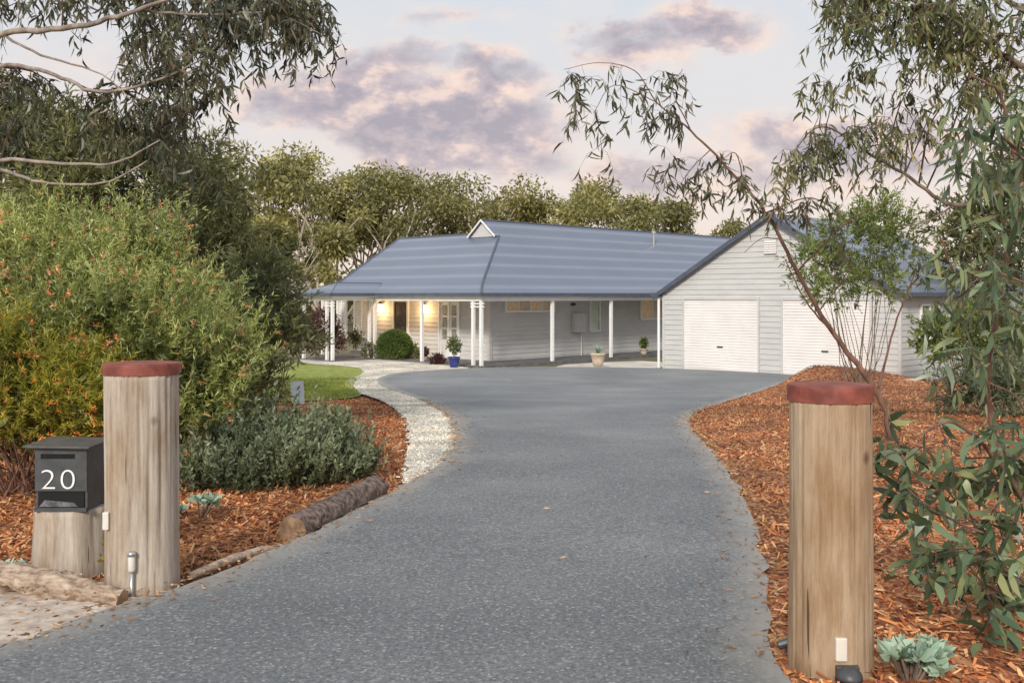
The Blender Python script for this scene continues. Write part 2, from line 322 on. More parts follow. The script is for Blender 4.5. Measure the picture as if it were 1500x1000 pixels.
def gum(name,label,base,limbs,clusters,lmat,bmat,nleaf,L,W,twig=.35,ntwig=6,droop=.9,cat='tree',brr=.011,thin=1.0):
    t=thing(name,label,cat,base); mb=MB(); samp=[]
    for lb in limbs:
        q=smoothpath([[*P(a,b,c),r*thin] for a,b,c,r in lb]); 
        q[1:-1,:3]+=rng.normal(size=(len(q)-2,3))*q[1:-1,3:4]*.35
        mb.tube(q[:,:3],list(q[:,3]),7); samp.append(q)
    S=np.vstack(samp); tb=MB(); gs=[]
    for c in clusters:
        c=P(*c[:3]); dist=np.linalg.norm(S[:,:3]-c,axis=1)+np.maximum(0,c[2]-S[:,2])*-.3; k=int(np.argmin(dist+rng.uniform(0,.25,len(dist)))); s=S[k,:3]
        r0=min(S[k,3]*.6,brr); m1=s*.6+c*.4+np.array([0,0,.12*np.linalg.norm(c-s)])+rng.normal(size=3)*.04
        br=smoothpath([[*s,r0],[*m1,r0*.7],[*c,r0*.4]],4); tb.tube(br[:,:3],list(br[:,3]),4,False)
        for j in range(ntwig):
            q=br[rng.integers(len(br)//2,len(br)),:3]; dd=rng.normal(size=3)*np.array([1,1,.5])+np.array([0,0,-.2]); dd/=np.linalg.norm(dd)
            ln=twig*rng.uniform(.5,1.2); tp=[q,q+dd*ln*.5,q+dd*ln*.85+np.array([0,0,-droop*ln*.35]),q+dd*ln*.95+np.array([0,0,-droop*ln*.8])]
            tb.tube(tp,[r0*.25+.0008,.0018,.0013,.001],3,False); tp=np.array(tp)
            u=rng.uniform(.25,3,nleaf); i=np.minimum(u.astype(int),2); fr=(u-i)[:,None]; B=tp[i]*(1-fr)+tp[i+1]*fr
            D=rng.normal(size=(nleaf,3))*.5+np.array([0,0,-droop]); gs.append(leaf_geo(B,D,L*rng.uniform(.6,1.2,nleaf),W*rng.uniform(.7,1.2,nleaf),True))
    mb.build('trunk',M[bmat],t,smooth=True); tb.build('twigs',M['twig'],t)
    V,f=merge(gs); np_obj('leaves',V,f,M[lmat],t); return t
def tree(name,label,x,y,h,w,nb,mat,nl=9000,ls=.32,trunk='far_bark',low=.35,group=None,z=None,trn=3,cat='tree',br=(.12,.20),asp=.4):
    z0=float(g(y)) if z is None else z; t=thing(name,label,cat,(x,y,z0),group); bl=[]; mb=MB()
    for i in range(nb):
        a=rng.uniform(0,2*math.pi); rr=math.sqrt(rng.uniform(.02,1)); hh=rng.uniform(low,.93); env=math.sin(min(1,max(.0,(1.04-hh)/(1.04-low)))*math.pi*.62+.35)
        r=w*rng.uniform(*br); bl.append((x+math.cos(a)*rr*w*.5*env,y+math.sin(a)*rr*w*.5*env,z0+hh*h,r,r,r*rng.uniform(.55,.8)))
    fr=sorted(bl,key=lambda b:b[1])
    for k in range(trn):
        top=fr[k%nb]; r0=h*.010; zt_=min(top[2],z0+h*.68)
        m1=(x+rng.normal()*w*.12,y-w*.15+rng.normal()*.2,z0+h*.3); m2=((x+top[0])/2+rng.normal()*w*.06,top[1]-.3,z0+h*.5)
        q=smoothpath([[x+(k-trn/2)*.1*w,y-w*.12,z0-.1,r0],[*m1,r0*.8],[*m2,r0*.6],[top[0],top[1]-top[4]*.3,zt_,r0*.3]],4); mb.tube(q[:,:3],list(q[:,3]),6)
    for b in bl:
        s=(x+(b[0]-x)*.25,y+(b[1]-y)*.25,z0+(b[2]-z0)*.62); r0=h*.005; mb.tube([s,((s[0]+b[0])/2,(s[1]+b[1])/2,(s[2]+b[2])/2+.02*h),b[:3]],[r0,r0*.7,r0*.3],4)
    mb.build('trunk',M[trunk],t)
    p,d=shell(bl,nl,lo=.3,hi=1.15,rej=.3); D=nrm(d*.5+rng.normal(size=d.shape)*.7+np.array([0,0,-.3])); V,f=leaf_geo(p,D,ls*rng.uniform(.5,1.3,len(p)),ls*asp*rng.uniform(.6,1.2,len(p)))
    np_obj('crown',V,f,M[mat],t); return t
# ---------------------------------------------------------------- ground
def chaikin(p,it=2):
    for _ in range(it):
        q=[]
        for i in range(len(p)):
            a,b=p[i],p[(i+1)%len(p)]; q+=[a*.75+b*.25,a*.25+b*.75]
        p=np.array(q)
    return p
def dens(p,step):
    out=[]
    for i in range(len(p)):
        a,b=p[i],p[(i+1)%len(p)]; n=max(1,int(np.linalg.norm(b-a)/step)); out+=[a+(b-a)*k/n for k in range(n)]
    return np.array(out)
def inside(P2,poly):
    x,y=P2[:,0],P2[:,1]; c=np.zeros(len(P2),bool); n=len(poly)
    for i in range(n):
        x1,y1=poly[i]; x2,y2=poly[(i+1)%n]
        if y1==y2: continue
        c^=((y1>y)!=(y2>y))&(x<(x2-x1)*(y-y1)/(y2-y1)+x1)
    return c
def edist(P2,poly):
    d=np.full(len(P2),1e9)
    for i in range(len(poly)):
        a=poly[i]; ab=poly[(i+1)%len(poly)]-a; t=np.clip(((P2-a)@ab)/(ab@ab+1e-9),0,1); d=np.minimum(d,np.linalg.norm(P2-(a+t[:,None]*ab),axis=1))
    return d
def PW(pix): return np.array([G(*p)[:2] if len(p)==2 else p[1:] for p in pix])
W_='w'
def sheet(name,poly,dz,mat,step=.5,h=None,sm=2,edge=0,rough=0):
    poly=dens(chaikin(poly,sm),step*.8 if not rough else .12)
    if rough: poly=poly+np.array([[mnoise.noise(Vector((a*5,b*5,9)))*rough,mnoise.noise(Vector((a*5,b*5,19)))*rough] for a,b in poly])
    lo,hi=poly.min(0),poly.max(0)
    gx,gy=np.meshgrid(np.arange(lo[0],hi[0],step),np.arange(lo[1],hi[1],step)); q=np.stack([gx.ravel(),gy.ravel()],1)+rng.uniform(-.1,.1,(gx.size,2))*step
    q=q[inside(q,poly)]; q=q[edist(q,poly)>step*.35]
    vs=[Vector(v) for v in np.vstack([poly,q])]; n=len(poly)
    r=delaunay_2d_cdt(vs,[(i,(i+1)%n) for i in range(n)],[],1,1e-4)
    v2=np.array([(v.x,v.y) for v in r[0]]); z=g(v2[:,1])+dz
    if h is not None: z=z+h(v2,poly)
    V=np.column_stack([v2,z]); f=np.array([list(x) for x in r[2]]); 
    a=V[f[0][1]]-V[f[0][0]]; b=V[f[0][2]]-V[f[0][0]]
    if a[0]*b[1]-a[1]*b[0]<0: f=f[:,::-1]
    at=np.clip(1-edist(v2,poly)/edge,0,1) if edge else None
    o=np_obj(name,V,[f],mat,smooth=True,attr=at); tag(o,kind='structure'); return poly
ys=np.concatenate([[-30,-5],np.arange(0,46,.5),[60,90,150,400,1500]]); xs=np.array([-1500,-300,-60,-20,-8,0,8,20,60,300,1500.])
V=np.array([(x,y,float(g(y))) for y in ys for x in xs]); nx=len(xs)
f=np.array([(j*nx+i,j*nx+i+1,(j+1)*nx+i+1,(j+1)*nx+i) for j in range(len(ys)-1) for i in range(nx-1)])
tag(np_obj('ground',V,[f],M['ground'],smooth=True),kind='structure')
LE=[(0,990),(130,932),(265,890),(340,857),(430,818),(505,776),(580,735),(640,700),(665,672),(669,645),(655,615),(618,592),(575,577),(553,566),(554,557),(580,550),(640,546)]
RE=[(1121,1000),(1126,930),(1119,850),(1102,770),(1072,712),(1032,662),(1006,632),(1014,614),(1060,597),(1108,581),(1145,566),(1190,556)]
drive=PW([(W_,-8,-2.),(W_,-5.5,2.6)]+LE+[(700,543),(815,541),(975,543),(1150,551),(1330,562)]+RE[::-1]+[(W_,1.1,0),(W_,1.1,-2.)])
rbed=PW([(W_,1.0,-1),(W_,.95,2.0)]+[(a-5,b) for a,b in RE]+[(1330,560),(W_,17,24.),(W_,19,2.)])
lbed=PW([(W_,-14,28.),(380,560),(520,573),(600,600),(655,640),(640,690),(590,725)]+[(a+8,b+2) for a,b in LE[5:2:-1]]+[(266,895),(150,876),(0,850),(W_,-5,5.1),(W_,-14,5.5)])
MC=np.array([6.6,21.6])
def mound(v,poly):
    d=v-MC; e=np.clip(edist(v,poly)/1.3,0,1); e=e*e*(3-2*e)
    n=np.array([mnoise.noise(Vector((a*1.3,b*1.3,0))) for a,b in v])
    return e*(.52*np.exp(-(d[:,0]**2/6.0+d[:,1]**2/6.0))+.05+.05*n)
def bedh(v,poly):
    e=np.clip(edist(v,poly)/.8,0,1); n=np.array([mnoise.noise(Vector((a*1.1,b*1.1,3))) for a,b in v]); return e*(.03+.04*n)
rb=sheet('mulch_bed_right',rbed,.075,M['mulch'],.35,mound); lb=sheet('mulch_bed_left',lbed,.02,M['mulch'],.35,bedh)
verge=PW([(W_,-12,5.6),(-40,838),(0,846),(150,872),(262,893),(300,880),(265,905),(130,950),(0,1005),(W_,-5.5,2.4),(W_,-12,2.)])
vg=sheet('sandy_verge',verge,.06,M['sand'],.3)
lawn=PW([(150,545),(380,538),(440,532),(520,539),(548,548),(518,562),(518,574),(535,586),(470,592),(380,594),(150,605)])
sheet('lawn',lawn,.075,M['lawn'],.5)
path=PW([(440,526),(490,526),(560,530),(630,536),(702,543),(650,552),(600,570),(690,640),(672,690),(640,712),(606,728),(590,722),(594,700),(600,662),(600,636),(588,612),(560,592),(512,576),(503,562),(538,549),(520,540),(440,536)])
pth=sheet('gravel_path',path,.086,M['gravel'],.4,rough=.08)
sheet('gravel_strip',PW([(800,541),(835,533),(972,528),(976,542)]),.02,M['gravel'],.5,sm=1)
drv=sheet('driveway',drive,.098,M['asphalt'],.35,edge=.4,rough=.05)
def scatter(name,poly,n,mat,L,W,zf,dmax,tilt=.35,near=5.5,pw=.8,jit=0):
    lo,hi=poly.min(0),poly.max(0); hi=np.minimum(hi,[12,dmax]); lo=np.maximum(lo,[-8,2.2])
    q=rng.uniform(lo,hi,(n,2)); q=q[np.abs(q[:,0])<q[:,1]*.56+.3]; q=q[inside(q,poly)]
    if jit: q=q+rng.normal(size=q.shape)*jit
    keep=rng.uniform(0,1,len(q))<np.clip((near/q[:,1])**pw,0,1); q=q[keep]; sz=rng.lognormal(-.15,.5,len(q)).clip(.25,2.2)
    z=g(q[:,1])+zf(q,poly)+rng.uniform(0,.02,len(q))*(.4 if jit else 1); D=rng.normal(size=(len(q),3)); D[:,2]*=tilt; D=nrm(D)
    S=nrm(np.cross(D,np.array([0,0,1.])+rng.normal(size=(len(q),3))*.3)); B=np.column_stack([q,z]); l=(L*sz)[:,None]; w=(W*rng.uniform(.5,1.3,len(q)))[:,None]
    V=np.stack([B-D*l/2-S*w/2,B+D*l/2-S*w*.3,B+D*l/2+S*w*.4,B-D*l/2+S*w/2],1).reshape(-1,3)
    o=np_obj(name,V,[np.arange(len(q))[:,None]*4+np.arange(4)[None]],mat); return o
tag(scatter('wood_chips',rb,300000,M['chips'],.05,.014,lambda q,p: mound(q,p)+.077,24),'orange brown wood chip mulch covering the garden bed right of the driveway','wood chips',kind='stuff')
tag(scatter('wood_chips',lb,220000,M['chips'],.05,.014,lambda q,p: bedh(q,p)+.022,20),'orange brown wood chip mulch covering the garden bed left of the driveway','wood chips',kind='stuff')
def pz(q,p): return np.where(inside(q,drv),.0,.086)
tag(scatter('loose_gravel',dens(chaikin(path),.3),330000,M['pebble'],.019,.015,pz,34,.4,14,.5,.03),'loose white pebbles covering the curved garden path','gravel',kind='stuff')
q=[]
for E,sg in ((LE[:12],1),(RE[:9],-1)):
    p=PW(E)
    for i in range(len(p)-1):
        k=int(np.linalg.norm(p[i+1]-p[i])*80); tt=rng.uniform(0,1,k)[:,None]; a=p[i]+(p[i+1]-p[i])*tt; a[:,0]+=sg*(rng.exponential(.10,k)-.06); q.append(a)
q.append(rng.uniform([-3,3.9],[2,12],(60,2))); qq=rng.uniform([-3,3.8],[-1.5,5.2],(500,2)); q.append(qq[inside(qq,vg)]); q=np.vstack(q); B=np.column_stack([q,g(q[:,1])+.108]); D=rng.normal(size=B.shape); D[:,2]*=.08
V,f=leaf_geo(B,D,.05*rng.uniform(.3,1.2,len(B)),.012); V[:,2]=np.maximum(V[:,2],g(V[:,1])+.104); tag(np_obj('leaf_litter',V,f,M['litter']),'dead leaves and twigs scattered along both driveway edges','leaf litter',kind='stuff')
q=rng.uniform([-9,12],[-2,28],(60000,2)); lw=chaikin(lawn); q=q[inside(q,lw)]; B=np.column_stack([q,g(q[:,1])+.07]); D=rng.normal(size=B.shape)*.35+np.array([0,0,1]); V,f=leaf_geo(B,D,.07*rng.uniform(.5,1.3,len(B)),.012)
tag(np_obj('grass',V,f,M['blades']),'short green grass blades on the small lawn','grass',kind='stuff')
# ---------------------------------------------------------------- house
C0=np.array([-.99,32.5]); U=np.array([.70711,.70711]); Vv=np.array([-.70711,.70711]); GZ=-.9
def hp(a,b,z): w=C0+a*U+b*Vv; return np.array([w[0],w[1],GZ+z])
def hb(mb,a0,a1,b0,b1,z0,z1):
    o=hp(a0,b0,z0); mb.ob(o,hp(a1,b0,z0)-o,hp(a0,b1,z0)-o,hp(a0,b0,z1)-o)
def siding(mb,p0,p1,z0,z1,nout,pitch=.16,span=None):
    p0=np.array(p0,float);p1=np.array(p1,float); L=np.linalg.norm(p1-p0); d=(p1-p0)/L; n=np.array([*nout,0.]); z=z0
    while z<z1-1e-4:
        zt=min(z+pitch,z1); s0,s1=span(z) if span else (0,L); t0,t1=span(zt) if span else (0,L)
        A=lambda s,zz,o: np.array([*(p0+d*s),GZ+zz])+n*o
        gz=min(z+.007,zt-1e-3); mb.add([A(s0,gz,.024),A(s1,gz,.024),A(t1,zt,.006),A(t0,zt,.006),A(s0,gz,.0),A(s1,gz,.0)],[(0,1,2,3),(4,5,1,0)])
        mb.add([A(s0,z,.0),A(s1,z,.0),A(s1,gz,.0),A(s0,gz,.0),A(s0,z,.006),A(s1,z,.006)],[(0,1,2,3),(4,5,1,0)]); z=zt
house=thing('weatherboard_house','long grey weatherboard house with blue grey metal roof and white posted verandah, behind the driveway','house',hp(8,4,0))
mb=MB(); siding(mb,hp(1.9,9.2,0)[:2],hp(1.9,1.6,0)[:2],.1,2.75,-U); siding(mb,hp(1.9,1.6,0)[:2],hp(22,1.6,0)[:2],.0,2.75,-Vv)
mb.add([hp(1.95,9.2,0),hp(6.4,9.2,0),hp(6.4,9.2,2.8),hp(4.16,9.2,4.7),hp(1.95,9.2,3.2)],[(0,1,2,3,4)])
mb.add([hp(6.4,9.2,0),hp(22,9.2,0),hp(22,9.2,2.7),hp(6.4,9.2,2.7)],[(0,1,2,3)]); mb.add([hp(22,1.6,0),hp(22,9.2,0),hp(22,9.2,2.7),hp(22,1.6,2.7)],[(0,1,2,3)])
mb.build('wall',M['siding'],house)
mb=MB(); hb(mb,1.85,1.98,1.55,1.68,.0,2.4); mb.build('corner_trim',M['siding'],house)
def rf(a): return 2.82+.61*(a-1)
def rr(b): return 2.82+.8*(b-1)
mb=MB(); uvs=[]
ua=lambda v:(float((np.array(v[:2])-C0)@U),float(v[2])*1.9); ub=lambda v:(float((np.array(v[:2])-C0)@Vv),float(v[2])*1.9)
def rfc(pts,uv): mb.add(pts,[tuple(range(len(pts)))]); uvs.append(uv)
e=-.15; ez=2.45
rfc([hp(e,e,ez),hp(1,1,2.82),hp(1,9.4,2.82),hp(e,9.4,ez)],ub)
rfc([hp(e,e,ez),hp(23.5,e,ez),hp(23.5,1,2.82),hp(1,1,2.82)],ua)
rfc([hp(1,1,2.82),hp(3.9,3.175,rf(3.9)),hp(3.9,4.8,rf(3.9)),hp(4.16,4.6,rf(4.16)),hp(4.16,9.4,rf(4.16)),hp(1,9.4,2.82)],ub)
rfc([hp(1,1,2.82),hp(23.5,1,2.82),hp(20.6,4,rr(4)),hp(3.75,4,rr(4)),hp(3.75,3.25,rr(3.25)),hp(3.9,3.175,rf(3.9))],ua)
rfc([hp(3.75,4,rr(4)),hp(20.6,4,rr(4)),hp(23.5,7,2.82),hp(7.3,7,2.82),hp(4.16,4.6,rf(4.16)),hp(3.9,4.8,rf(3.9)),hp(3.75,4.75,rr(3.25))],ua)
rfc([hp(4.16,4.6,rf(4.16)),hp(7.3,7,2.82),hp(7.3,9.4,2.82),hp(4.16,9.4,rf(4.16))],ub)
rfc([hp(23.5,1,2.82),hp(23.5,7,2.82),hp(20.6,4,rr(4))],ub)
pb=6.54; pz_=2.84; pj=1.03
rfc([hp(-1.0,pb,pz_),hp(-2.05,5.42,2.45),hp(e,5.42,2.45),hp(pj,pb,pz_)],ua)
rfc([hp(-1.0,pb,pz_),hp(pj,pb,pz_),hp(e,7.66,2.45),hp(-2.05,7.66,2.45)],ua)
rfc([hp(-1.0,pb,pz_),hp(-2.05,7.66,2.45),hp(-2.05,5.42,2.45)],ub)
roof=mb.build('roof',M['roof'],house,uv=uvs)
mb=MB()
def cap(p,q,r=.045): mb.tube([p,q],r,6)
cap(hp(3.75,4,rr(4)),hp(20.6,4,rr(4))); cap(hp(4.16,4.6,rf(4.16)),hp(4.16,9.4,rf(4.16))); cap(hp(1,1,2.83),hp(3.9,3.175,rf(3.9)+.01)); cap(hp(e,e,ez),hp(1,1,2.83)); cap(hp(-1.0,pb,pz_),hp(pj,pb,pz_),.02); cap(hp(-1.0,pb,pz_),hp(-2.05,5.42,2.45),.015)
cap(hp(4.16,9.4,rf(4.16)),hp(1,9.4,2.83)); cap(hp(20.6,4,rr(4)),hp(23.5,1,2.82))
mb.build('ridge_capping',M['trim'],roof)
mb=MB(); mb.lathe(hp(13.4,3.2,4.4),[(.05,0),(.05,.7),(.1,.7),(.1,.76),(.02,.82)],12); mb.build('vent_pipe',M['silver'],roof)
mb=MB(); hb(mb,-.25,-.14,-.25,5.4,2.36,2.47); hb(mb,-.25,-.14,7.7,9.4,2.36,2.47); hb(mb,-.13,23.5,-.25,-.14,2.36,2.47); hb(mb,-2.05,-.26,5.33,5.42,2.36,2.47); hb(mb,-2.15,-2.055,5.33,7.75,2.36,2.47); mb.build('gutter',M['trim'],house)
mb=MB(); hb(mb,-.06,.06,-.06,9.2,2.2,2.355); hb(mb,.06,22,-.06,.06,2.2,2.355); hb(mb,-1.9,-.07,5.56,5.68,2.2,2.355); hb(mb,-1.9,-1.78,5.69,7.5,2.2,2.355); mb.build('verandah_beam',M['white'],house)
mb=MB(); hb(mb,.07,1.88,.07,9.2,2.36,2.39); hb(mb,1.88,22,.07,1.57,2.36,2.39); hb(mb,-2.0,.06,5.45,7.6,2.36,2.39); mb.build('verandah_ceiling',M['white'],house)
mb=MB(); hb(mb,-.15,1.87,-.15,9.2,-.1,.12); hb(mb,1.87,22,-.15,1.57,-.1,.115); hb(mb,-2.0,-.16,5.4,7.7,-.1,.12); mb.build('verandah_floor',M['floor'],house)
for (a,b_) in [(0,0),(0,.38),(0,2.97),(0,5.62),(0,5.95),(0,8.9),(-1.84,5.62),(-1.84,5.95),(-1.84,7.4),(3.37,0),(6.56,0),(9.9,0),(13.2,0)]:
    mb=MB(); hb(mb,a-.048,a+.048,b_-.048,b_+.048,.115,2.2); mb.build('post',M['white'],house)
for z in (2.0,2.1):
    for q_ in ((-.03,.03,-.12,.5),(-.03,.03,5.5,6.1),(-1.87,-1.81,5.5,6.1)): mb=MB(); hb(mb,*q_,z,z+.04); mb.build('post_bracket',M['white'],house)
mb=MB(); zb=rf(3.9); zt=rr(4)-.04
mb.add([hp(3.86,3.25,zb),hp(3.86,4.75,zb),hp(3.86,4,zt)],[(0,1,2)]); mb.build('gable_panel',M['siding'],house)
for s in (-1,1):
    mb=MB(); A=hp(3.71,4+s*.75,rr(3.25)-.07); B=hp(3.71,4,rr(4)-.04); o=hp(.04,0,0)-hp(0,0,0); mb.ob(A,B-A,o,(0,0,.07)); mb.build('gable_barge',M['white'],house)
def bw(px): r=(px-750)/F; return (.353-33.84*r)/(.707*(1+r))
def aw(px): r=(px-750)/F; return (2.121+33.63*r)/(.707*(1-r))
def window(par,conv,nvec,dvec,s0,s1,z0,z1,fill,nm='window',bars=1,slat=None,fr=.05,frm='white',half=False):
    n=np.array([*nvec,0.]); d=np.array([*dvec,0.]); 
    def bx(m,a,b,c,e_,o0,o1): p=conv(a,c)+n*o0; m.ob(p,d*(b-a),n*(o1-o0),(0,0,e_-c))
    m=MB(); bx(m,s0,s1,z0,z1,.028,.034); w=m.build(nm,M[fill],par)
    m=MB(); bx(m,s0-fr,s1+fr,z1,z1+fr,.02,.095); bx(m,s0-fr,s1+fr,z0-fr,z0,.02,.105); bx(m,s0-fr,s0,z0,z1,.02,.09); bx(m,s1,s1+fr,z0,z1,.02,.09)
    for k in range(1,bars): x=s0+(s1-s0)*k/bars; bx(m,x-.03,x+.03,z0,z1,.034,.085)
    m.build('frame',M[frm],w)
    if slat:
        for k in range(bars):
            if half and k%2==0: continue
            m=MB(); z=z0+.02; xa=s0+(s1-s0)*k/bars+.05; xb=s0+(s1-s0)*(k+1)/bars-.05
            while z<z1-.04: p=conv(xa,z)+n*.036; m.ob(p,d*(xb-xa),n*.02+np.array([0,0,-.014]),(0,0,.036)); z+=.065
            m.build('shutter',M[slat],w)
    return w
cf=lambda s,z: hp(1.9,s,z); cr=lambda s,z: hp(s,1.6,z)
window(house,cr,-Vv,U,aw(740),aw(809),1.85,2.28,'warm',bars=4,slat='cream',half=True,fr=.07); window(house,cr,-Vv,U,aw(864),aw(876),1.05,2.28,'gglass',bars=1,slat='white',fr=.07); window(house,cr,-Vv,U,aw(938),aw(985),1.45,2.26,'warm',bars=3,slat='cream',half=True,fr=.07)
window(house,cf,-U,Vv,bw(541),bw(522),.75,2.15,'warm',bars=2,slat='white',fr=.08); window(house,cf,-U,Vv,bw(508),bw(497),.75,2.15,'warm',bars=2,slat='white',fr=.08)
dr=window(house,cf,-U,Vv,bw(598),bw(579),.12,2.15,'dark',nm='door',fr=.09)
m=MB(); q0=cf(bw(598)+.03,.2)-np.array([*U,0])*.05; dd=np.array([*Vv,0]); wd=bw(579)-bw(598)-.06
for k in range(8): m.tube([q0+dd*wd*k/7,q0+dd*wd*k/7+np.array([0,0,1.88])],.010,4)
for k in range(9): m.tube([q0+np.array([0,0,.235*k]),q0+dd*wd+np.array([0,0,.235*k])],.010,4)
m.build('security_screen',M['bark'],dr)
fd=window(house,cf,-U,Vv,bw(673),bw(646),.12,2.15,'white',nm='french_door',bars=2,fr=.07)
hw=(bw(646)-bw(673))/2
for j in (0,1):
    x0=bw(673)+j*hw+.13; x1=bw(673)+(j+1)*hw-.13
    for k in range(3):
        m=MB(); p=cf(x0,.80+k*.43)-np.array([*U,0])*.036; m.ob(p,np.array([*Vv,0])*(x1-x0),-np.array([*U,0])*.012,(0,0,.37)); m.build('pane',M['dglass'],fd)
m=MB(); p=cr(aw(836),1.0)-np.array([*Vv,0])*.026; m.ob(p,np.array([*U,0])*.62,-np.array([*Vv,0])*.22,(0,0,.72)); mbx=m.build('meter_box',M['siding'],house,bevel=.01)
m=MB(); p=cr(aw(836)+.05,1.06)-np.array([*Vv,0])*.249; m.ob(p,np.array([*U,0])*.52,-np.array([*Vv,0])*.012,(0,0,.6)); m.build('door',M['gsiding'],mbx)
m=MB(); m.tube([cr(aw(836)+.5,1.0)-np.array([*Vv,0])*.1,cr(aw(836)+.5,.1)-np.array([*Vv,0])*.1],.025,8); m.build('conduit',M['plate'],mbx)
m=MB(); p=cr(aw(838),2.0)-np.array([*Vv,0])*.05; m.lathe(p,[(.09,0),(.11,.05),(.07,.1)],12); m.build('security_camera',M['dark'],house)
for px in (561,624):
    q=cf(bw(px),1.78)-np.array([*U,0])*.14; m=MB(); m.lathe(q,[(.05,-.04),(.07,0),(.085,.22),(.05,.26)],8); L_=m.build('wall_lantern',M['glow'],house)
    m=MB(); m.lathe(q,[(.10,.26),(.1,.28),(.02,.38)],8); m.build('lantern_cap',M['dark'],L_)
    l=bpy.data.lights.new('lantern_light','POINT'); l.energy=26; l.color=(1,.62,.28); l.shadow_soft_size=.1; lo=bpy.data.objects.new('lantern_light',l); COL.objects.link(lo); lo.parent=house; lo.location=[float(x) for x in (q-np.array([*U,0])*.3-ORG[house])]
# ---- garage
GA,GB,GW,GL=4.16,-4.16,7.8,7.0
gar=thing('garage','pale grey gabled double garage with two white roller doors, right of the house','garage',hp(GA+3,GB-3.9,0))
az=4.75; ezg=2.5
def gspan(z):
    if z<=ezg: return (0,GW)
    k=(z-ezg)/(az-ezg)*GW/2; return (k,GW-k)
mb=MB(); siding(mb,hp(GA,GB,0)[:2],hp(GA,GB-GW,0)[:2],.0,az-.02,-U,.16,gspan); siding(mb,hp(GA,GB-GW,0)[:2],hp(GA+GL,GB-GW,0)[:2],0,ezg,-Vv,.16)
mb.add([hp(GA,GB,0),hp(GA+GL,GB,0),hp(GA+GL,GB,ezg),hp(GA,GB,ezg)],[(0,1,2,3)]); mb.add([hp(GA+GL,GB,0),hp(GA+GL,GB-GW,0),hp(GA+GL,GB-GW,ezg),hp(GA+GL,GB-GW/2,az),hp(GA+GL,GB,ezg)],[(0,1,2,3,4)])
mb.build('wall',M['gsiding'],gar)
mb=MB(); uvs=[]; sl=(az-ezg)/(GW/2); o_=.25
rfc([hp(GA-.2,GB-GW/2,az+.06),hp(GA+GL+.2,GB-GW/2,az+.06),hp(GA+GL+.2,GB+o_,ezg+.06-sl*o_),hp(GA-.2,GB+o_,ezg+.06-sl*o_)],ua)
rfc([hp(GA-.2,GB-GW/2,az+.06),hp(GA-.2,GB-GW-o_,ezg+.06-sl*o_),hp(GA+GL+.2,GB-GW-o_,ezg+.06-sl*o_),hp(GA+GL+.2,GB-GW/2,az+.06)],ua)
gr=mb.build('roof',M['roof'],gar,uv=uvs)
for s in (-1,1):
    mb=MB(); A=hp(GA-.24,GB-GW/2+s*(GW/2+o_),ezg-.06-sl*o_-.04); B=hp(GA-.24,GB-GW/2,az-.08); mb.ob(A,B-A,hp(.05,0,0)-hp(0,0,0),(0,0,.15)); mb.build('barge_board',M['trim'],gr)
for q_ in ((GB-GW-o_-.12,GB-GW-o_),(GB+o_,GB+o_+.12)): mb=MB(); hb(mb,GA-.2,GA+GL+.2,*q_,ezg-.14,ezg-.03); mb.build('gutter',M['trim'],gr)
cg=lambda s,z: hp(GA,GB-s,z); nU=np.array([*(-U),0.]); dV=np.array([*(-Vv),0.])
for s0,s1 in ((.83,3.49),(4.31,6.97)):
    mb=MB(); z=.03; dw=s1-s0
    while z<2.24:
        q=cg(s0,z)+nU*.026; prof=[(.0,.0),(.0,.010),(.022,.016),(.022,.069),(.0,.075),(.0,.085)]
        pts=[]
        for of,zz in prof: a=q+nU*of+np.array([0,0,zz]); pts+= [a,a+dV*dw]
        mb.add(pts,[(2*k,2*k+1,2*k+3,2*k+2) for k in range(5)]); z+=.085
    D_=mb.build('roller_door',M['gdoor'],gar)
    mb=MB(); w=.05; q=cg(s0-w,0)+nU*.0; mb.ob(q,dV*w,nU*.08,(0,0,2.33)); q=cg(s1,0); mb.ob(q,dV*w,nU*.08,(0,0,2.33)); q=cg(s0,2.25); mb.ob(q,dV*dw,nU*.078,(0,0,.08)); mb.build('frame',M['gsiding'],D_)
    mb=MB(); q=cg(s0,.0)+nU*.052; mb.ob(q,dV*dw,nU*.02,(0,0,.05)); mb.build('bottom_rail',M['silver'],D_)
    mb=MB(); q=cg((s0+s1)/2-.1,.78)+nU*.052; mb.ob(q,dV*.2,nU*.015,(0,0,.05)); mb.build('handle',M['dark'],D_)
mb=MB(); q=cg(3.9-.2,3.6)+nU*.026; 
mb.ob(q,dV*.40,nU*.03,(0,0,.45)); w_=mb.build('gable_vent',M['gsiding'],gar)
mb=MB()
for k in range(6): mb.ob(q+nU*.03+np.array([0,0,.04+k*.065]),dV*.40,nU*.03+np.array([0,0,-.02]),(0,0,.03))
mb.build('louvre',M['gdoor'],w_)
for s_ in (-.03,GW-.06): mb=MB(); mb.ob(cg(s_,0)+nU*-.02,dV*.09,nU*.055,(0,0,2.42)); mb.build('corner_trim',M['gsiding'],gar)
mb=MB(); mb.tube([cg(-.16,.05)+nU*.05,cg(-.16,2.3)+nU*.05],.045,8); mb.build('downpipe',M['white'],gar)
mb=MB(); mb.ob(cg(3.56,-.02)+nU*.02,dV*.68,nU*.03,(0,0,.12)); mb.build('plinth',M['dark'],gar)
cs=lambda s,z: hp(GA+s,GB-GW,z)
window(gar,cs,-Vv,U,1.2,2.3,1.2,2.1,'glass',bars=2)
sh=thing('garden_shed','small white garden shed half hidden by trees at the right edge','shed',(16.0,35,GZ))
mb=MB(); siding(mb,(13.6,35),(19.5,35),0,2.5,(0,-1)); mb.add([(13.6,35,GZ),(13.6,39,GZ),(13.6,39,GZ+2.5),(13.6,35,GZ+2.5)],[(0,1,2,3)]); mb.build('wall',M['white'],sh)
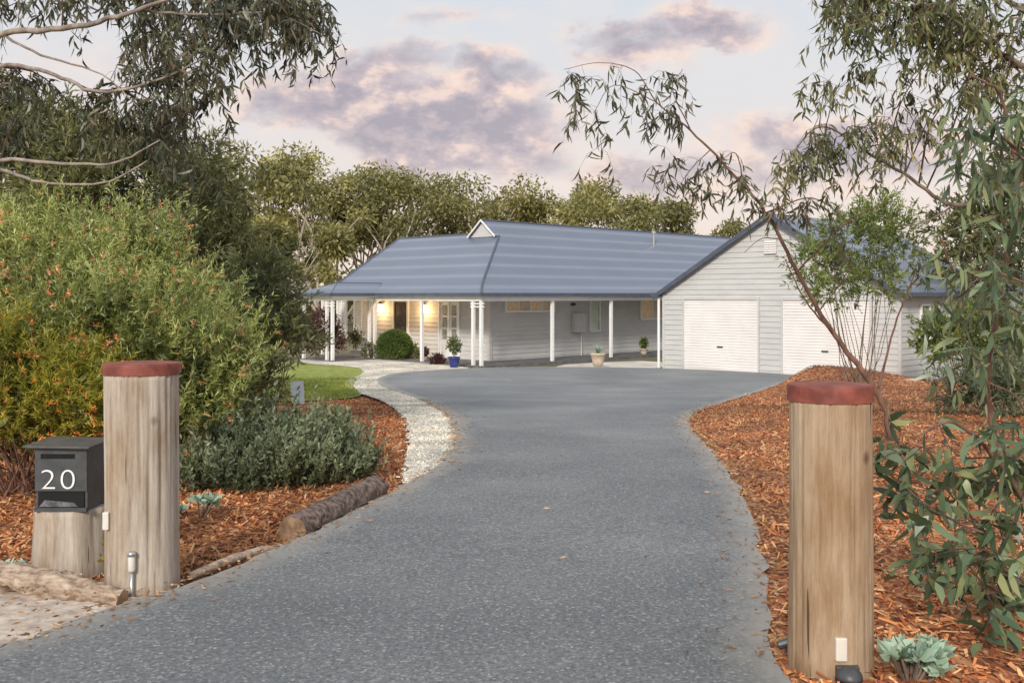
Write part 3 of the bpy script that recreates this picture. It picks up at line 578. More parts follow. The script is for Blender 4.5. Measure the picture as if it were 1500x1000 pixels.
mb=MB(); uvs=[]; rfc([(13.3,34.7,GZ+2.45),(19.8,34.7,GZ+2.45),(19.8,37,GZ+3.3),(13.3,37,GZ+3.3)],lambda v:(v[0],v[2])); rfc([(13.3,37,GZ+3.3),(19.8,37,GZ+3.3),(19.8,39.3,GZ+2.45),(13.3,39.3,GZ+2.45)],lambda v:(v[0],v[2])); mb.build('roof',M['roof'],sh,uv=uvs)
csd=lambda s,z: np.array([14.6+s,35,GZ+z]); window(sh,csd,(0,-1),(1,0),0,1.6,1.0,2.0,'glass',bars=2); window(sh,csd,(0,-1),(1,0),2.4,3.2,.02,2.0,'siding',nm='door')
# ---------------------------------------------------------------- entrance posts
def logpost(label,px,D,r,ztop,mat,seed,capd):
    x=(px-750)/F*D; t=thing('timber_bollard',label,'bollard',(x,D,float(g(D))),'timber bollards at the driveway entrance'); mb=MB()
    def rfn(th,z):
        c,s=math.cos(th),math.sin(th)
        v=1+.045*mnoise.noise(Vector((c*1.4+seed,s*1.4,z*1.2)))
        k=mnoise.noise(Vector((c*6+seed,s*6,z*.7))); v-=.18*max(0,k-.30)
        k=mnoise.noise(Vector((c*11+seed,s*11,z*1.1+5))); v-=.14*max(0,k-.28)
        v+=.012*mnoise.noise(Vector((c*17,s*17+seed,z*1.5))); return v*(1+.10*max(0,.2-z))
    mb.lathe((x,D,float(g(D))),[(r,-.1+ (ztop+.05)*k/44) for k in range(45)],160,rfn); mb.build('timber_log',M[mat],t,smooth=True)
    mb=MB(); c=(x,D,ztop-capd); R=r*1.035; wob=lambda th,z:1+.006*math.sin(2*th+seed)
    mb.lathe(c,[(R*.97,0),(R,.001),(R,capd*.6),(R,capd-.004),(R-.0015,capd-.001),(R-.005,capd),(R*.5,capd+.003),(.01,capd+.004)],96,wob); mb.build('cap',M['cap'],t,smooth=.6); return t,x
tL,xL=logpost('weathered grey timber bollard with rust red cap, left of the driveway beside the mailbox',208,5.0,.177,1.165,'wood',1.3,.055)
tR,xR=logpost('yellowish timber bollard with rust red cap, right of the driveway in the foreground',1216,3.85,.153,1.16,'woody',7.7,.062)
mb=MB(); mb.box(xL-.135,xL-.105,5.0-.155,5.0-.125,.37,.455); mb.build('reflector',M['plate'],tL,bevel=.004)
mb=MB(); mb.box(xR-.03,xR+.012,3.85-.165,3.85-.14,.16,.245); mb.build('reflector',M['plate'],tR,bevel=.004)
sx=(106-750)/F*5.33
mb=MB(); mb.lathe((sx,5.33,0),[(.205-.02*k/14,-.08+.47*k/14) for k in range(15)],96,lambda th,z:1+.05*mnoise.noise(Vector((math.cos(th)*2,math.sin(th)*2,z*2)))-.12*max(0,mnoise.noise(Vector((math.cos(th)*7,math.sin(th)*7,z)))-.2))
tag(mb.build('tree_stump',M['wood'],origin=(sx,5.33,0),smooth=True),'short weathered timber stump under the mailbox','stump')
mx0,mx1=(51-750)/F*5.17,(127-750)/F*5.17; my=5.17; mz0,mz1=.39,.735
mbx=thing('mailbox','dark charcoal metal mailbox with white number 20 on a timber stump','mailbox',((mx0+mx1)/2,my+.12,.39))
mb=MB(); mb.box(mx0,mx1,my+.012,my+.27,mz0,mz1-.02); mb.build('body',M['dark'],mbx,bevel=.004)
mb=MB(); mb.box(mx0,mx1,my,my+.01,mz0+.105,mz1-.075); mb.box(mx0,mx1,my,my+.01,mz1-.05,mz1-.02); mb.box(mx0,mx0+.03,my,my+.01,mz1-.075,mz1-.05); mb.box(mx1-.06,mx1,my,my+.01,mz1-.075,mz1-.05); mb.box(mx0,mx1,my-.008,my+.01,mz0,mz0+.02); mb.build('front_panel',M['dark'],mbx)
m_=pm('mailbox_recess_shade',(.004,.004,.004),(.008,.008,.008),4,.9,0)  # near-black colour paints the shade inside the two openings
mb=MB(); mb.box(mx0+.015,mx1-.015,my+.004,my+.0115,mz0+.022,mz0+.1); mb.build('newspaper_opening',m_,mbx); mb=MB(); mb.box(mx0+.03,mx1-.06,my+.004,my+.0115,mz1-.075,mz1-.05); mb.build('letter_slot',m_,mbx)
mb=MB(); mb.add([(mx0+.02,my+.003,mz0+.024),(mx0+.22,my+.003,mz0+.024),(mx0+.2,my+.003,mz0+.045),(mx0+.05,my+.003,mz0+.058)],[(0,1,2,3)]); mb.build('opening_reflection',M['dim_reflect'],mbx)  # grey quad paints the dim reflection seen inside the lower opening
mb=MB(); mb.ob((mx0-.05,my-.035,mz1-.014),(mx1-mx0+.075,0,-.006),(0,.33,.004),(0,0,.010)); mb.build('lid',M['lid'],mbx,bevel=.002)
def text(body,size,loc,mat,name,parent,wid=None,off=0):
    c=bpy.data.curves.new(name,'FONT'); c.body=body; c.size=size; c.extrude=.002; c.offset=off; c.space_character=1.12
    o=bpy.data.objects.new('tmp_text',c); COL.objects.link(o); dg=bpy.context.evaluated_depsgraph_get(); me=bpy.data.meshes.new_from_object(o.evaluated_get(dg)); bpy.data.objects.remove(o)
    vs=np.array([tuple(v.co) for v in me.vertices]); w=vs[:,0].max()-vs[:,0].min(); k=(wid/w) if wid else 1
    for v in me.vertices: x,y,z=v.co; v.co=Vector((loc[0]+(x-vs[:,0].min())*k-ORG[parent][0],loc[1]-z-ORG[parent][1],loc[2]+y-ORG[parent][2]))
    me.materials.clear(); return link_mesh(name,me,mat,parent,ORG[parent])
text('20',.148,((61-750)/F*5.17,my-.004,CZ-(716-432)/F*5.17),M['white'],'house_number',mbx,.172,-.0028)
p=G(193,893); p[2]=.05; t=thing('garden_light','small silver stake light at the foot of the left bollard','garden light',p)
mb=MB(); mb.lathe(p,[(.006,-.05),(.008,.0),(.008,.13)],12); mb.build('stake',M['silver'],t,smooth=True); mb=MB(); mb.lathe(p,[(.014,.13),(.017,.14),(.017,.2),(.016,.205)],16); mb.build('lens',M['plate'],t,smooth=True); mb=MB(); mb.lathe(p,[(.020,.205),(.020,.22),(.012,.228)],16); mb.build('cap',M['silver'],t,smooth=True)
hx=xR+.012; p=np.array([hx,3.85-.157,.10]); t=thing('hooded_light','black hooded light fixed low on the face of the right bollard','garden light',p)
mb=MB(); mb.box(hx-.042,hx+.042,3.85-.175,3.85-.150,.07,.145); mb.build('back_plate',M['dark'],t,bevel=.004)
mb=MB(); c_=np.array([hx,3.85-.176,.105]); vs=[];fs=[]; nA,nB=18,8
for i in range(nB+1):
    ph=math.pi/2*i/nB
    for j in range(nA+1):
        th=math.pi+math.pi*j/nA; vs.append(c_+np.array([.050*math.cos(th)*math.cos(ph),.055*math.sin(th)*math.cos(ph),.045*math.sin(ph)]))
for i in range(nB):
    for j in range(nA): fs.append((i*(nA+1)+j,i*(nA+1)+j+1,(i+1)*(nA+1)+j+1,(i+1)*(nA+1)+j))
fs.append(tuple(range(nA,-1,-1))); mb.add(vs,fs); mb.build('hood',M['dark'],t,smooth=True)
p=G(1151,985)+np.array([.0,0,.06]); t=thing('spotlight','tiny black spotlight in the mulch left of the right bollard','spotlight',p)
mb=MB(); mb.tube([p,p+np.array([0,0,.05])],.006,6); mb.build('stake',M['dark'],t); mb=MB(); mb.tube([p+np.array([-.03,0,.05]),p+np.array([.02,.0,.065])],[.016,.02],10); mb.build('head',M['dark'],t)
p=G(437,598); p[2]+=.04; t=thing('small_sign','small pale blue sign leaning on a short stake at the lawn edge','sign',p)
k=p[1]/F
mb=MB(); mb.ob(p+np.array([-10*k,0,3*k]),(19*k,0,0),(0,.02,.0),(-3*k,.06,33*k)); mb.build('panel',M['sign'],t,bevel=.004)
mb=MB(); mb.ob(p+np.array([-1.5*k,.03,-5*k]),(3*k,0,0),(0,.025,0),(-2*k,.06,30*k)); mb.build('stake',M['bark'],t)
def log(name,label,pts,r,mat,cat='log',seed=0,amp=.02):
    q=smoothpath([[*p,rr_] for p,rr_ in zip(pts,r)],18); org=q[len(q)//2,:3]; t=thing(name,label,cat,org); mb=MB(); mb.tube(q[:,:3],list(q[:,3]),36,False)
    vs=[]; 
    for v in mb.v:
        n=mnoise.noise(Vector(v)*9+Vector((seed,0,0)))*amp*.6+mnoise.noise(Vector(v)*24)*amp*.8+mnoise.noise(Vector(v)*50)*amp*.6; c=q[np.argmin(np.linalg.norm(q[:,:3]-np.array(v),axis=1)),:3]; d=np.array(v)-c; L=np.linalg.norm(d)+1e-6; vs.append(tuple(np.array(v)+d/L*n*min(1,L/.05)))
    mb.v=vs; mb.build('bark',M[mat],t,smooth=True)
    for idx,o0 in ((0,0),(len(q)-1,(len(q)-1)*36)):
        e=MB(); e.add(vs[o0:o0+36],[tuple(range(36))]); e.build('cut_end',M['cut'],t)
    return t
a=G(425,808); b=G(550,742)
log('cut_log','thick bark covered log lying beside the driveway edge',[a+[0,.05,.11],(a+b)/2+[0,.05,.12],b+[0,.05,.125]],[.085,.094,.09],'logbark',amp=.014)
a=G(275,868); b=G(425,820); log('fallen_branch','thin reddish fallen branch between the left bollard and the log',[a+[0,0,.08],(a*.5+b*.5)+[0,.08,.09],b+[0,0,.085]],[.020,.027,.015],'drift',cat='branch',seed=4,amp=.010)
a=G(-40,872); b=G(180,903); log('pale_log','pale barkless log lying on the sandy verge before the mailbox',[a+[0,0,.12],(a*.4+b*.6)+[0,0,.105],b+[0,0,.085]],[.078,.06,.038],'drift',seed=9,amp=.022)
# ---------------------------------------------------------------- pots by the house
def pot(label,px,py,rad,h,mat,pm_,plant):
    p=G(px,py); p[2]=max(p[2],GZ)+.09; t=thing('potted_plant',label,'potted plant',p); mb=MB(); mb.lathe(p,[(rad*.62,0),(rad*.8,h*.4),(rad*.95,h*.85),(rad*1.06,h*.87),(rad*1.06,h),(rad*.9,h),(rad*.88,h*.93)],28); mb.build('pot',M[mat],t,smooth=True)
    top=p+np.array([0,0,h])
    if plant=='spiky': n=46; D=rng.normal(size=(n,3))*.6+np.array([0,0,.9]); V,f=leaf_geo(np.repeat(top[None],n,0),D,.36*rng.uniform(.6,1.1,n),.04,True); at=None
    else:
        s=plant; q,d=shell([(top[0],top[1],top[2]+s*1.1,s*.75,s*.75,s)],500,lo=.2); V,f=leaf_geo(q,rdir(len(q)),.11,.05); at=np.repeat(rng.uniform(0,1,len(q)),4)
        mb=MB(); mb.tube([top,top+np.array([0,0,s])],.015,5); mb.build('stem',M['bark'],t)
    np_obj('foliage',V,f,M[pm_],t,attr=at)
pot('cream pot with spiky plant on the gravel strip by the right verandah',876,540,.24,.42,'terra','succ','spiky')
pot('cobalt blue pot with leafy plant beside the verandah corner',665,542,.2,.34,'blue','f_olive',.32)
pot('small pot with green plant near the garage wall',943,523,.16,.24,'terra','f_ball',.2)
pot('white pot with dark leafy plant at the porch',521,527,.2,.3,'white','f_tea',.4)
pot('low pot with reddish plant beside the round bush',622,531,.15,.12,'terra','f_plum',.16)
p=G(578,530); p[2]=GZ+.08; bush('clipped_bush','round clipped green bush in front of the verandah','bush',p,[(p[0],p[1],p[2]+.5,.57,.57,.5)],'f_ball',2600,6,.05,.06,.03,0.0,fill=1500,nstem=4,fillsize=.09,lo=.92)
p=G(472,531); bush('plum_shrub','dark purple leaved shrub left of the porch','shrub',p,[(p[0],p[1],p[2]+1.15,.5,.5,.6),(p[0]-.3,p[1],p[2]+.7,.45,.4,.4),(p[0]+.3,p[1],p[2]+.8,.35,.4,.4)],'f_plum',800,8,.25,.09,.04,.3,fill=400,nstem=8)
for i,(px,py,s,mt,lb_) in enumerate([(600,529,.3,'f_bright','small leafy plant right of the round bush'),(545,529,.3,'f_tea','small dark plant left of the round bush'),(640,537,.16,'f_plum','tiny reddish plant near the verandah step')]):
    p=G(px,py); bush('small_plant',lb_,'plant',p,[(p[0],p[1],p[2]+s,s,s,s)],mt,160,6,.12,.1,.035,.3,fill=80,nstem=4)
# ---------------------------------------------------------------- left shrubs
def pb_(px,py,D,rx,ry=None,rz=None): c=P(px,py,D); return (*c,rx,ry or rx,rz or rx)
base=np.array([(190-750)/F*8.6,8.6,float(g(8.6))])
B_=[pb_(70,425,8.8,.55,.8,.42),pb_(175,425,9.0,.42,.8,.34),pb_(260,475,8.8,.34,.7,.30),pb_(180,510,8.4,.62,.9,.52),pb_(280,555,8.4,.32,.6,.36),pb_(60,540,8.4,.68,.8,.66),pb_(240,620,8.2,.36,.6,.34),pb_(150,620,8.4,.68,.7,.5),pb_(-60,440,8.8,.6,.8,.65),pb_(305,600,8.5,.18,.4,.26),pb_(30,370,9,.22,.4,.2),pb_(125,368,9,.22,.3,.18),pb_(215,368,9,.14,.3,.14),pb_(335,525,8.6,.13,.3,.15)]
bush('grevillea_shrub','tall broad grevillea with grey green needles and pink orange flowers, behind the left bollard','shrub',base,
 lumps(B_,80,.15,off=1.36),'f_grev',4700,28,.34,.06,.009,1.25,fill=7500,fl=('flower',700,.05,.038),nstem=38,fillsize=.10,spread=1.0)
base=np.array([(30-750)/F*7.6,7.6,float(g(7.6))])
bush('orange_grevillea','smaller lime green grevillea with bright orange flowers, behind the mailbox','shrub',base,
 lumps([pb_(40,600,7.5,.42,.5,.3),pb_(110,570,7.6,.3,.4,.25),pb_(-20,540,7.6,.4,.5,.35),pb_(30,520,7.8,.3,.4,.22)],16,.12,off=1.25),'f_grev2',1900,24,.22,.055,.007,.9,fill=1800,fl=('flower2',380,.05,.03),nstem=44,stem='red_bark',spread=1.0)
base=np.array([(420-750)/F*8.3,8.3,float(g(8.3))])
bush('low_shrub','low spreading grey green shrub in the mulch beside the driveway','shrub',base,
 lumps([pb_(345,700,8.0,.28,.5,.13),pb_(420,693,8.2,.36,.5,.17),pb_(485,698,8.4,.25,.5,.12),pb_(450,662,8.8,.3,.4,.13),pb_(380,655,8.6,.26,.4,.15),pb_(520,700,8.5,.12,.3,.08)],28,.07,-.1,1.3),'f_low',1250,22,.26,.05,.019,2.0,fill=1500,nstem=18,fillsize=.06,spread=.8)
def deep(name,label,base,blobs,mat,n,K,nl,nw,sl=.3,up=.2,fill=0,cat='tree',nstem=14,trunk='bark',sickle=False):
    return bush(name,label,cat,base,blobs,mat,n,K,sl,nl,nw,up,stem=trunk,nstem=nstem,fill=fill,lo=.5,fillsize=.16,sickle=sickle)
def gb(px,D): return np.array([(px-750)/F*D,D,float(g(D))])
deep('tea_tree','dense dark tea tree rising behind the grevillea shrub',gb(290,14),lumps([pb_(285,295,14,.5,1,.38),pb_(200,270,14.5,.7,1,.5),pb_(320,390,13.8,.48,1,.48),pb_(270,430,13.6,.9,1,.7),pb_(350,480,13.4,.4,.8,.5),pb_(350,345,14,.18,.6,.28),pb_(130,305,14.5,.85,1,.55),pb_(235,225,15,.2,.6,.18),pb_(300,245,15,.16,.5,.13)],50,.22,off=1.32),'f_tea',3000,10,.13,.028,fill=1300,nstem=28)
deep('olive_shrub_tree','olive green spreading shrub tree between the tea tree and the lawn',gb(380,12.5),lumps([pb_(340,470,12.4,.4,.6,.35),pb_(375,420,12.6,.28,.5,.35),pb_(385,500,12.4,.22,.4,.2),pb_(345,560,12,.35,.5,.3),pb_(410,460,12.6,.16,.3,.2),pb_(420,500,12.6,.12,.3,.14)],14,.14),'f_olive',850,11,.12,.024,fill=350)
deep('dark_left_tree','dark bushy tree at the far left behind the grevillea',gb(20,16),lumps([pb_(20,260,16,1.1,1,.8),pb_(90,225,16.5,.65,1,.45),pb_(-60,200,16.5,1.1,1,.9),pb_(30,350,16,1.3,1,1),pb_(150,210,17,.45,.8,.35),pb_(60,178,17,.3,.5,.18)],30,.28,off=1.28),'f_bkt',2800,10,.15,.036,fill=1300)
# overhanging gum, upper left
tr=[(-160,640,11.3,.16),(-150,420,11.2,.14),(-120,200,11,.12),(-110,60,10.9,.10),(-60,-120,10.8,.07)]
lim=[tr,[(-112,80,10.4,.06),(0,48,9.6,.042),(110,40,9.4,.036),(200,16,9.2,.028),(262,-6,9.1,.02)],
 [(-115,120,11,.05),(0,96,10.,.032),(80,110,9.6,.026),(145,135,9.4,.022),(230,118,9.3,.016),(300,85,9.2,.01)],
 [(-125,250,10.5,.05),(0,235,9.3,.028),(90,240,9.1,.022),(170,238,9,.014),(235,205,9,.008)],
 [(-125,240,10.5,.04),(0,250,9.3,.024),(60,267,9.1,.02),(150,268,9,.014),(215,236,9,.009)],
 [(200,16,9.2,.02),(300,22,9.3,.016),(400,20,9.4,.012),(470,50,9.4,.006)],[(80,-60,10.4,.03),(200,-30,10.2,.02),(330,-20,10,.015),(450,-5,9.9,.008)],
 [(0,48,9.6,.02),(60,80,9.5,.016),(150,110,9.4,.01),(210,165,9.3,.006)]]
cl=[]
for (x0,x1,y0,y1,n) in [(200,480,-30,40,22),(330,480,20,75,13),(200,320,30,130,16),(200,320,130,260,13),(110,190,130,210,4),(-20,130,-20,10,3),(-20,90,120,190,5),(60,330,-40,0,8)]:
    for _ in range(n): cl.append((rng.uniform(x0,x1),rng.uniform(y0,y1),rng.uniform(9.3,11.2)))
gum('gum_tree','tall gum tree with pale arching limbs and drooping dark leaves, overhanging at upper left',gb(-160,11.3),lim,cl,'f_gum','pale_bark',13,.14,.026,twig=.38,ntwig=8,thin=.72)
# ---------------------------------------------------------------- right trees
lim=[[(1312,655,10.6,.04),(1285,575,10.6,.034),(1222,490,10.5,.026),(1168,398,10.4,.021),(1122,312,10.3,.017),(1062,242,10.2,.013),(1012,192,10.1,.010),(962,150,10.0,.007),(930,104,10,.005),(878,92,10,.0035),(826,102,10,.0025)],
 [(1012,192,10.1,.007),(985,130,10.1,.005),(1000,102,10.1,.003)],[(1168,398,10.4,.010),(1235,330,10.3,.007),(1290,300,10.2,.004)],[(1090,275,10.25,.008),(1078,225,10.2,.005),(1050,240,10.2,.003)],[(962,150,10,.005),(900,125,9.9,.004),(870,165,9.9,.003)],
 [(1122,312,10.3,.010),(1190,290,10.1,.006),(1250,330,10,.004)],[(1222,490,10.5,.012),(1180,440,10.3,.008),(1150,380,10.2,.005)],[(1285,575,10.6,.014),(1310,480,10.4,.01),(1340,400,10.3,.006)],[(1040,220,10.15,.006),(1010,250,10.1,.004),(985,290,10.1,.003)],
 [(1200,455,10.45,.008),(1240,400,10.3,.005),(1250,350,10.2,.003)],[(1145,350,10.35,.007),(1115,350,10.3,.004),(1090,370,10.2,.003)]]
cl=[(830,105,10),(856,112,10),(868,180,9.9),(878,215,9.9),(905,100,10),(935,130,10),(945,165,10),(955,210,10),(965,240,10),(985,120,10.1),(1000,115,10.1),(980,170,10),(1010,230,10.1),(1030,250,10.1),(1050,240,10.2),(1078,225,10.2),(1085,255,10.2),(1110,290,10.2),(1130,300,10.2),(1180,290,10.1),(1160,320,10.2),(1230,330,10.2),(1020,300,10.1),(1000,275,10.1),(850,150,9.9),(990,150,10),(1060,290,10.1),(1210,300,10.1),(1340,400,10.3)]
gum('weeping_sapling','slender leaning gum sapling arching left over the driveway with sparse hanging leaves',gb(1312,10.6),lim,cl,'f_gum','red_bark',8,.15,.026,twig=.28,ntwig=4,brr=.006)
lim=[[(1600,700,8.6,.14),(1590,400,8.6,.12),(1570,150,8.6,.1),(1540,-60,8.6,.07)],[(1580,280,8.6,.045),(1500,272,8.7,.026),(1400,300,8.8,.02),(1335,262,8.8,.015),(1262,218,8.8,.011),(1200,186,8.8,.007),(1150,240,8.8,.004)],
 [(1570,150,8.6,.04),(1470,80,8.6,.024),(1380,20,8.6,.016),(1290,-20,8.6,.01)],[(1560,60,8.6,.03),(1440,-20,8.6,.02),(1330,-40,8.6,.012),(1230,-30,8.6,.008)],[(1400,300,8.8,.01),(1340,330,8.8,.007),(1290,320,8.8,.004)]]
cl=[]
for (x0,x1,y0,y1,n) in [(1215,1290,-30,40,9),(1220,1290,30,110,7),(1280,1500,-30,50,24),(1300,1420,50,150,11),(1400,1510,40,190,13),(1190,1320,180,225,5),(1290,1340,120,180,2),(1155,1200,210,270,4)]:
    for _ in range(n): cl.append((rng.uniform(x0,x1),rng.uniform(y0,y1),rng.uniform(8,9.3)))
gum('gum_tree','drooping olive leaved gum tree hanging over the garage from the upper right',gb(1600,8.6),lim,cl,'f_gumr','bark',11,.12,.023,twig=.33,ntwig=7)
lim=[[(1475,690,6.6,.026),(1445,590,6.5,.022),(1462,450,6.3,.018),(1490,300,6,.014),(1470,150,5.8,.009),(1420,110,5.7,.005)],[(1462,450,6.3,.012),(1400,400,6,.007),(1380,350,5.9,.004)],[(1530,600,5.4,.022),(1520,420,5.4,.016),(1500,250,5.4,.012),(1460,190,5.3,.007)],[(1520,420,5.4,.009),(1450,400,5.3,.005),(1400,440,5.2,.003)]]
cl=[]
for (x0,x1,y0,y1,n) in [(1410,1510,110,220,7),(1395,1510,220,400,11),(1420,1510,400,550,6),(1350,1400,340,430,2)]:
    for _ in range(n): cl.append((rng.uniform(x0,x1),rng.uniform(y0,y1),rng.uniform(5,6.4)))
gum('broad_leaf_gum','dark broad leaved young gum at the right edge with reddish stems',gb(1475,6.6),lim,cl,'f_near','red_bark',6,.155,.029,twig=.28,ntwig=4,droop=.8,brr=.006)
lim=[[(1560,980,4.4,.018),(1530,800,4.3,.014),(1480,700,4.2,.010),(1400,620,4.1,.007),(1340,640,4.1,.0035)],[(1530,800,4.3,.009),(1440,780,4.1,.006),(1360,740,4.1,.004),(1300,690,4.1,.0025)],[(1545,880,4.3,.008),(1450,860,4.1,.005),(1400,800,4.1,.003)],[(1530,760,4.3,.008),(1500,600,4.2,.005),(1450,560,4.2,.003)]]
cl=[]
for (x0,x1,y0,y1,n) in [(1300,1400,610,740,7),(1385,1510,580,720,8),(1345,1500,720,850,8),(1440,1510,820,890,4)]:
    for _ in range(n): cl.append((rng.uniform(x0,x1),rng.uniform(y0,y1),rng.uniform(3.9,4.6)))
gum('eucalyptus_shrub','low grey green eucalyptus shrub with large leaves right of the right bollard',gb(1560,4.4),lim,cl,'f_near','red_bark',5,.125,.036,twig=.18,ntwig=5,droop=.5,cat='shrub',brr=.004)
deep('bottlebrush_tree','bright green multi stemmed small tree in front of the garage',gb(1265,18.5),lumps([pb_(1240,355,18.5,.55,.8,.4),pb_(1300,335,18.5,.38,.7,.35),pb_(1195,390,18.4,.35,.6,.25),pb_(1280,415,18.3,.45,.7,.25),pb_(1225,425,18.3,.4,.6,.22),pb_(1320,370,18.4,.25,.5,.3),pb_(1290,305,18.6,.2,.4,.2)],22,.18,off=1.2),'f_bright',780,13,.12,.026,fill=60,nstem=26)
deep('green_shrub','bright green rounded shrub right of the garage doors',gb(1400,24),lumps([pb_(1400,505,24,.5,.6,.5),pb_(1430,480,24,.5,.6,.6),pb_(1470,510,24,.6,.6,.5),pb_(1365,490,24.5,.22,.4,.5)],8,.25),'f_bright',700,9,.16,.05,fill=350,cat='shrub')
deep('tall_thicket_tree','mid green tree beyond the garage at the right edge',gb(1450,30),lumps([pb_(1450,340,30,1.1,1.5,.8),pb_(1500,300,30,1.2,1.5,1.0),pb_(1415,390,30,.6,1,.5),pb_(1480,420,30,1.2,1,.6)],12,.45),'f_bkt',1200,9,.24,.07,sl=.5,fill=300)
deep('brown_shrub','low dull shrub growing on the right mulch bed',gb(1450,14),[pb_(1440,575,14,.6,.5,.16),pb_(1500,565,14,.5,.5,.25)],'f_low',600,9,.1,.02,fill=300,cat='shrub')
# ---------------------------------------------------------------- forest
spec=[(390,66,190,8,'f_bk3','rounded golden green gum at the left end of the forest row'),(465,62,218,8,'f_bk1','olive gum with pale forked trunks behind the porch side'),(530,66,238,8,'f_bk1','olive gum second from the porch side in the forest row'),(588,64,248,7.5,'f_bk2','dark gum behind the left slope of the house roof'),(645,68,278,7,'f_bk1','dull olive gum left of the white roof gablet'),(712,66,260,8,'f_bk1','gum with brownish crown directly behind the white roof gablet'),(775,68,290,7,'f_bk2','olive gum just right of the white roof gablet'),(835,66,276,7.5,'f_bk1','dark gum behind the middle of the long roof'),(893,68,262,7.5,'f_bk1','tall olive gum behind the roof vent pipe'),(950,66,286,6.5,'f_bk2','dark gum ending the forest row before the open sky'),(330,60,215,8,'f_bk2','dark gum behind the tea tree at the left'),(430,52,310,5,'f_bk1','nearer shadowy gum left of the porch'),(1085,75,322,5,'f_bk2','distant low gum between the house and the garage gable')]
for px,D,top,w,mt,lb_ in spec:
    tree('gum_tree_far',lb_,(px-750)/F*D,D,(432-top)/F*D+2.4,w,22,mt,nl=6600,ls=.36,group='gum trees in the forest row behind the house',low=.44 if px>560 else .5,trn=6 if px<560 else 4,z=GZ)
bl=[]
for i in range(80):
    x=-70+i*1.6+rng.normal(); y=84+rng.normal()*4; r=rng.uniform(1.6,2.8); bl.append((x,y,GZ+rng.uniform(1,5.0 if x<-8 else (4.2 if x<13 else 2)),r,r,r*.8))
bl+= [(x,50+rng.normal()*2,GZ+rng.uniform(.6,1.6),1.6,1.4,1.1) for x in np.arange(-30,-11,1.3)]
p,d=shell(bl,28000,lo=.6,rej=.5); V,f=leaf_geo(p,rdir(len(p)),.6*rng.uniform(.5,1.2,len(p)),.3); tag(np_obj('far_woods',V,f,M['f_bk2']),'continuous dark mass of far bushland behind the house','woods',kind='stuff')
# ---------------------------------------------------------------- small foreground plants
def rosette(label,p,n,L,W,h,k=1):
    t=thing('succulent',label,'succulent',p); gs=[]
    mb=MB()
    for j in range(k):
        c=np.array(p)+np.array([rng.normal()*.06*(k>1),rng.normal()*.05*(k>1),h*rng.uniform(.5,1.1)]); mb.tube([np.array(p)-[0,0,.02],c],[.008,.006],5)
        a=rng.uniform(0,6.28,n); D=np.stack([np.cos(a),np.sin(a),rng.uniform(.05,1.3,n)],1); gs.append(leaf_geo(np.repeat(c[None],n,0),D,L*rng.uniform(.7,1.1,n),W,True))
    mb.build('stem',M['bark'],t); V,f=merge(gs); np_obj('leaves',V,f,M['succ'],t)
rosette('large pale blue green succulent clump at the foot of the right bollard',np.array([(1335-750)/F*3.7,3.7,.06]),18,.075,.034,.13,20)
rosette('pale grey green succulent beside the left bollard',G(292,768),12,.09,.035,.16,6)
rosette('small grey succulent at the left edge in front of the stump',G(6,850),10,.07,.03,.1,3)
p=G(178,868)+np.array([0,0,.05]); bush('small_leafy_plant','small red tipped leafy plant at the foot of the left bollard','plant',p,[(p[0],p[1],p[2]+.13,.06,.06,.09)],'f_grev2',26,6,.07,.05,.02,1,nstem=4)
p=G(235,872)+np.array([0,-.02,.05]); t=thing('white_flower_sprig','tiny sprig with white flowers before the left bollard','flower',p); mb=MB(); mb.tube([p+np.array([-.02,0,.2]),p,p+np.array([.03,0,.15])],.003,5); mb.build('stem',M['f_ball'],t); V,f=leaf_geo(np.array([p+[-.02,0,.2]]*8),rdir(8),.045,.02); np_obj('petals',V,f,M['white'],t)
# ---------------------------------------------------------------- sky
w=bpy.data.worlds.new('World'); SC.world=w; w.use_nodes=True; t=w.node_tree; t.nodes.clear()
MA=lambda op,a,b=None,clamp=False: MT(t,op,a,b,clamp)
tc=t.nodes.new('ShaderNodeTexCoord'); sp=t.nodes.new('ShaderNodeSeparateXYZ'); t.links.new(tc.outputs['Generated'],sp.inputs[0])
yy=MA('MAXIMUM',MA('ABSOLUTE',sp.outputs[1]),.08); u0=MA('DIVIDE',sp.outputs[0],yy); v0=MA('DIVIDE',sp.outputs[2],yy)
cb=t.nodes.new('ShaderNodeCombineXYZ'); t.links.new(u0,cb.inputs[0]); t.links.new(MA('MULTIPLY',v0,1.6),cb.inputs[1])
nz=N(t,'ShaderNodeTexNoise',Scale=6.0,Detail=8.0,Roughness=.6); t.links.new(cb.outputs[0],nz.inputs['Vector']); n2=N(t,'ShaderNodeTexNoise',Scale=12.0,Detail=10.0,Roughness=.6); t.links.new(cb.outputs[0],n2.inputs['Vector'])
cb2=t.nodes.new('ShaderNodeCombineXYZ'); t.links.new(MA('ADD',u0,-.012),cb2.inputs[0]); t.links.new(MA('ADD',MA('MULTIPLY',v0,1.6),.03),cb2.inputs[1]); n3=N(t,'ShaderNodeTexNoise',Scale=12.0,Detail=10.0,Roughness=.6); t.links.new(cb2.outputs[0],n3.inputs['Vector'])
sc=t.nodes.new('ShaderNodeSeparateColor'); t.links.new(nz.outputs['Color'],sc.inputs[0])
uu=MA('ADD',u0,MA('MULTIPLY',MA('SUBTRACT',sc.outputs[0],.5),.16)); vv=MA('ADD',v0,MA('MULTIPLY',MA('SUBTRACT',sc.outputs[1],.5),.12))
tot=None
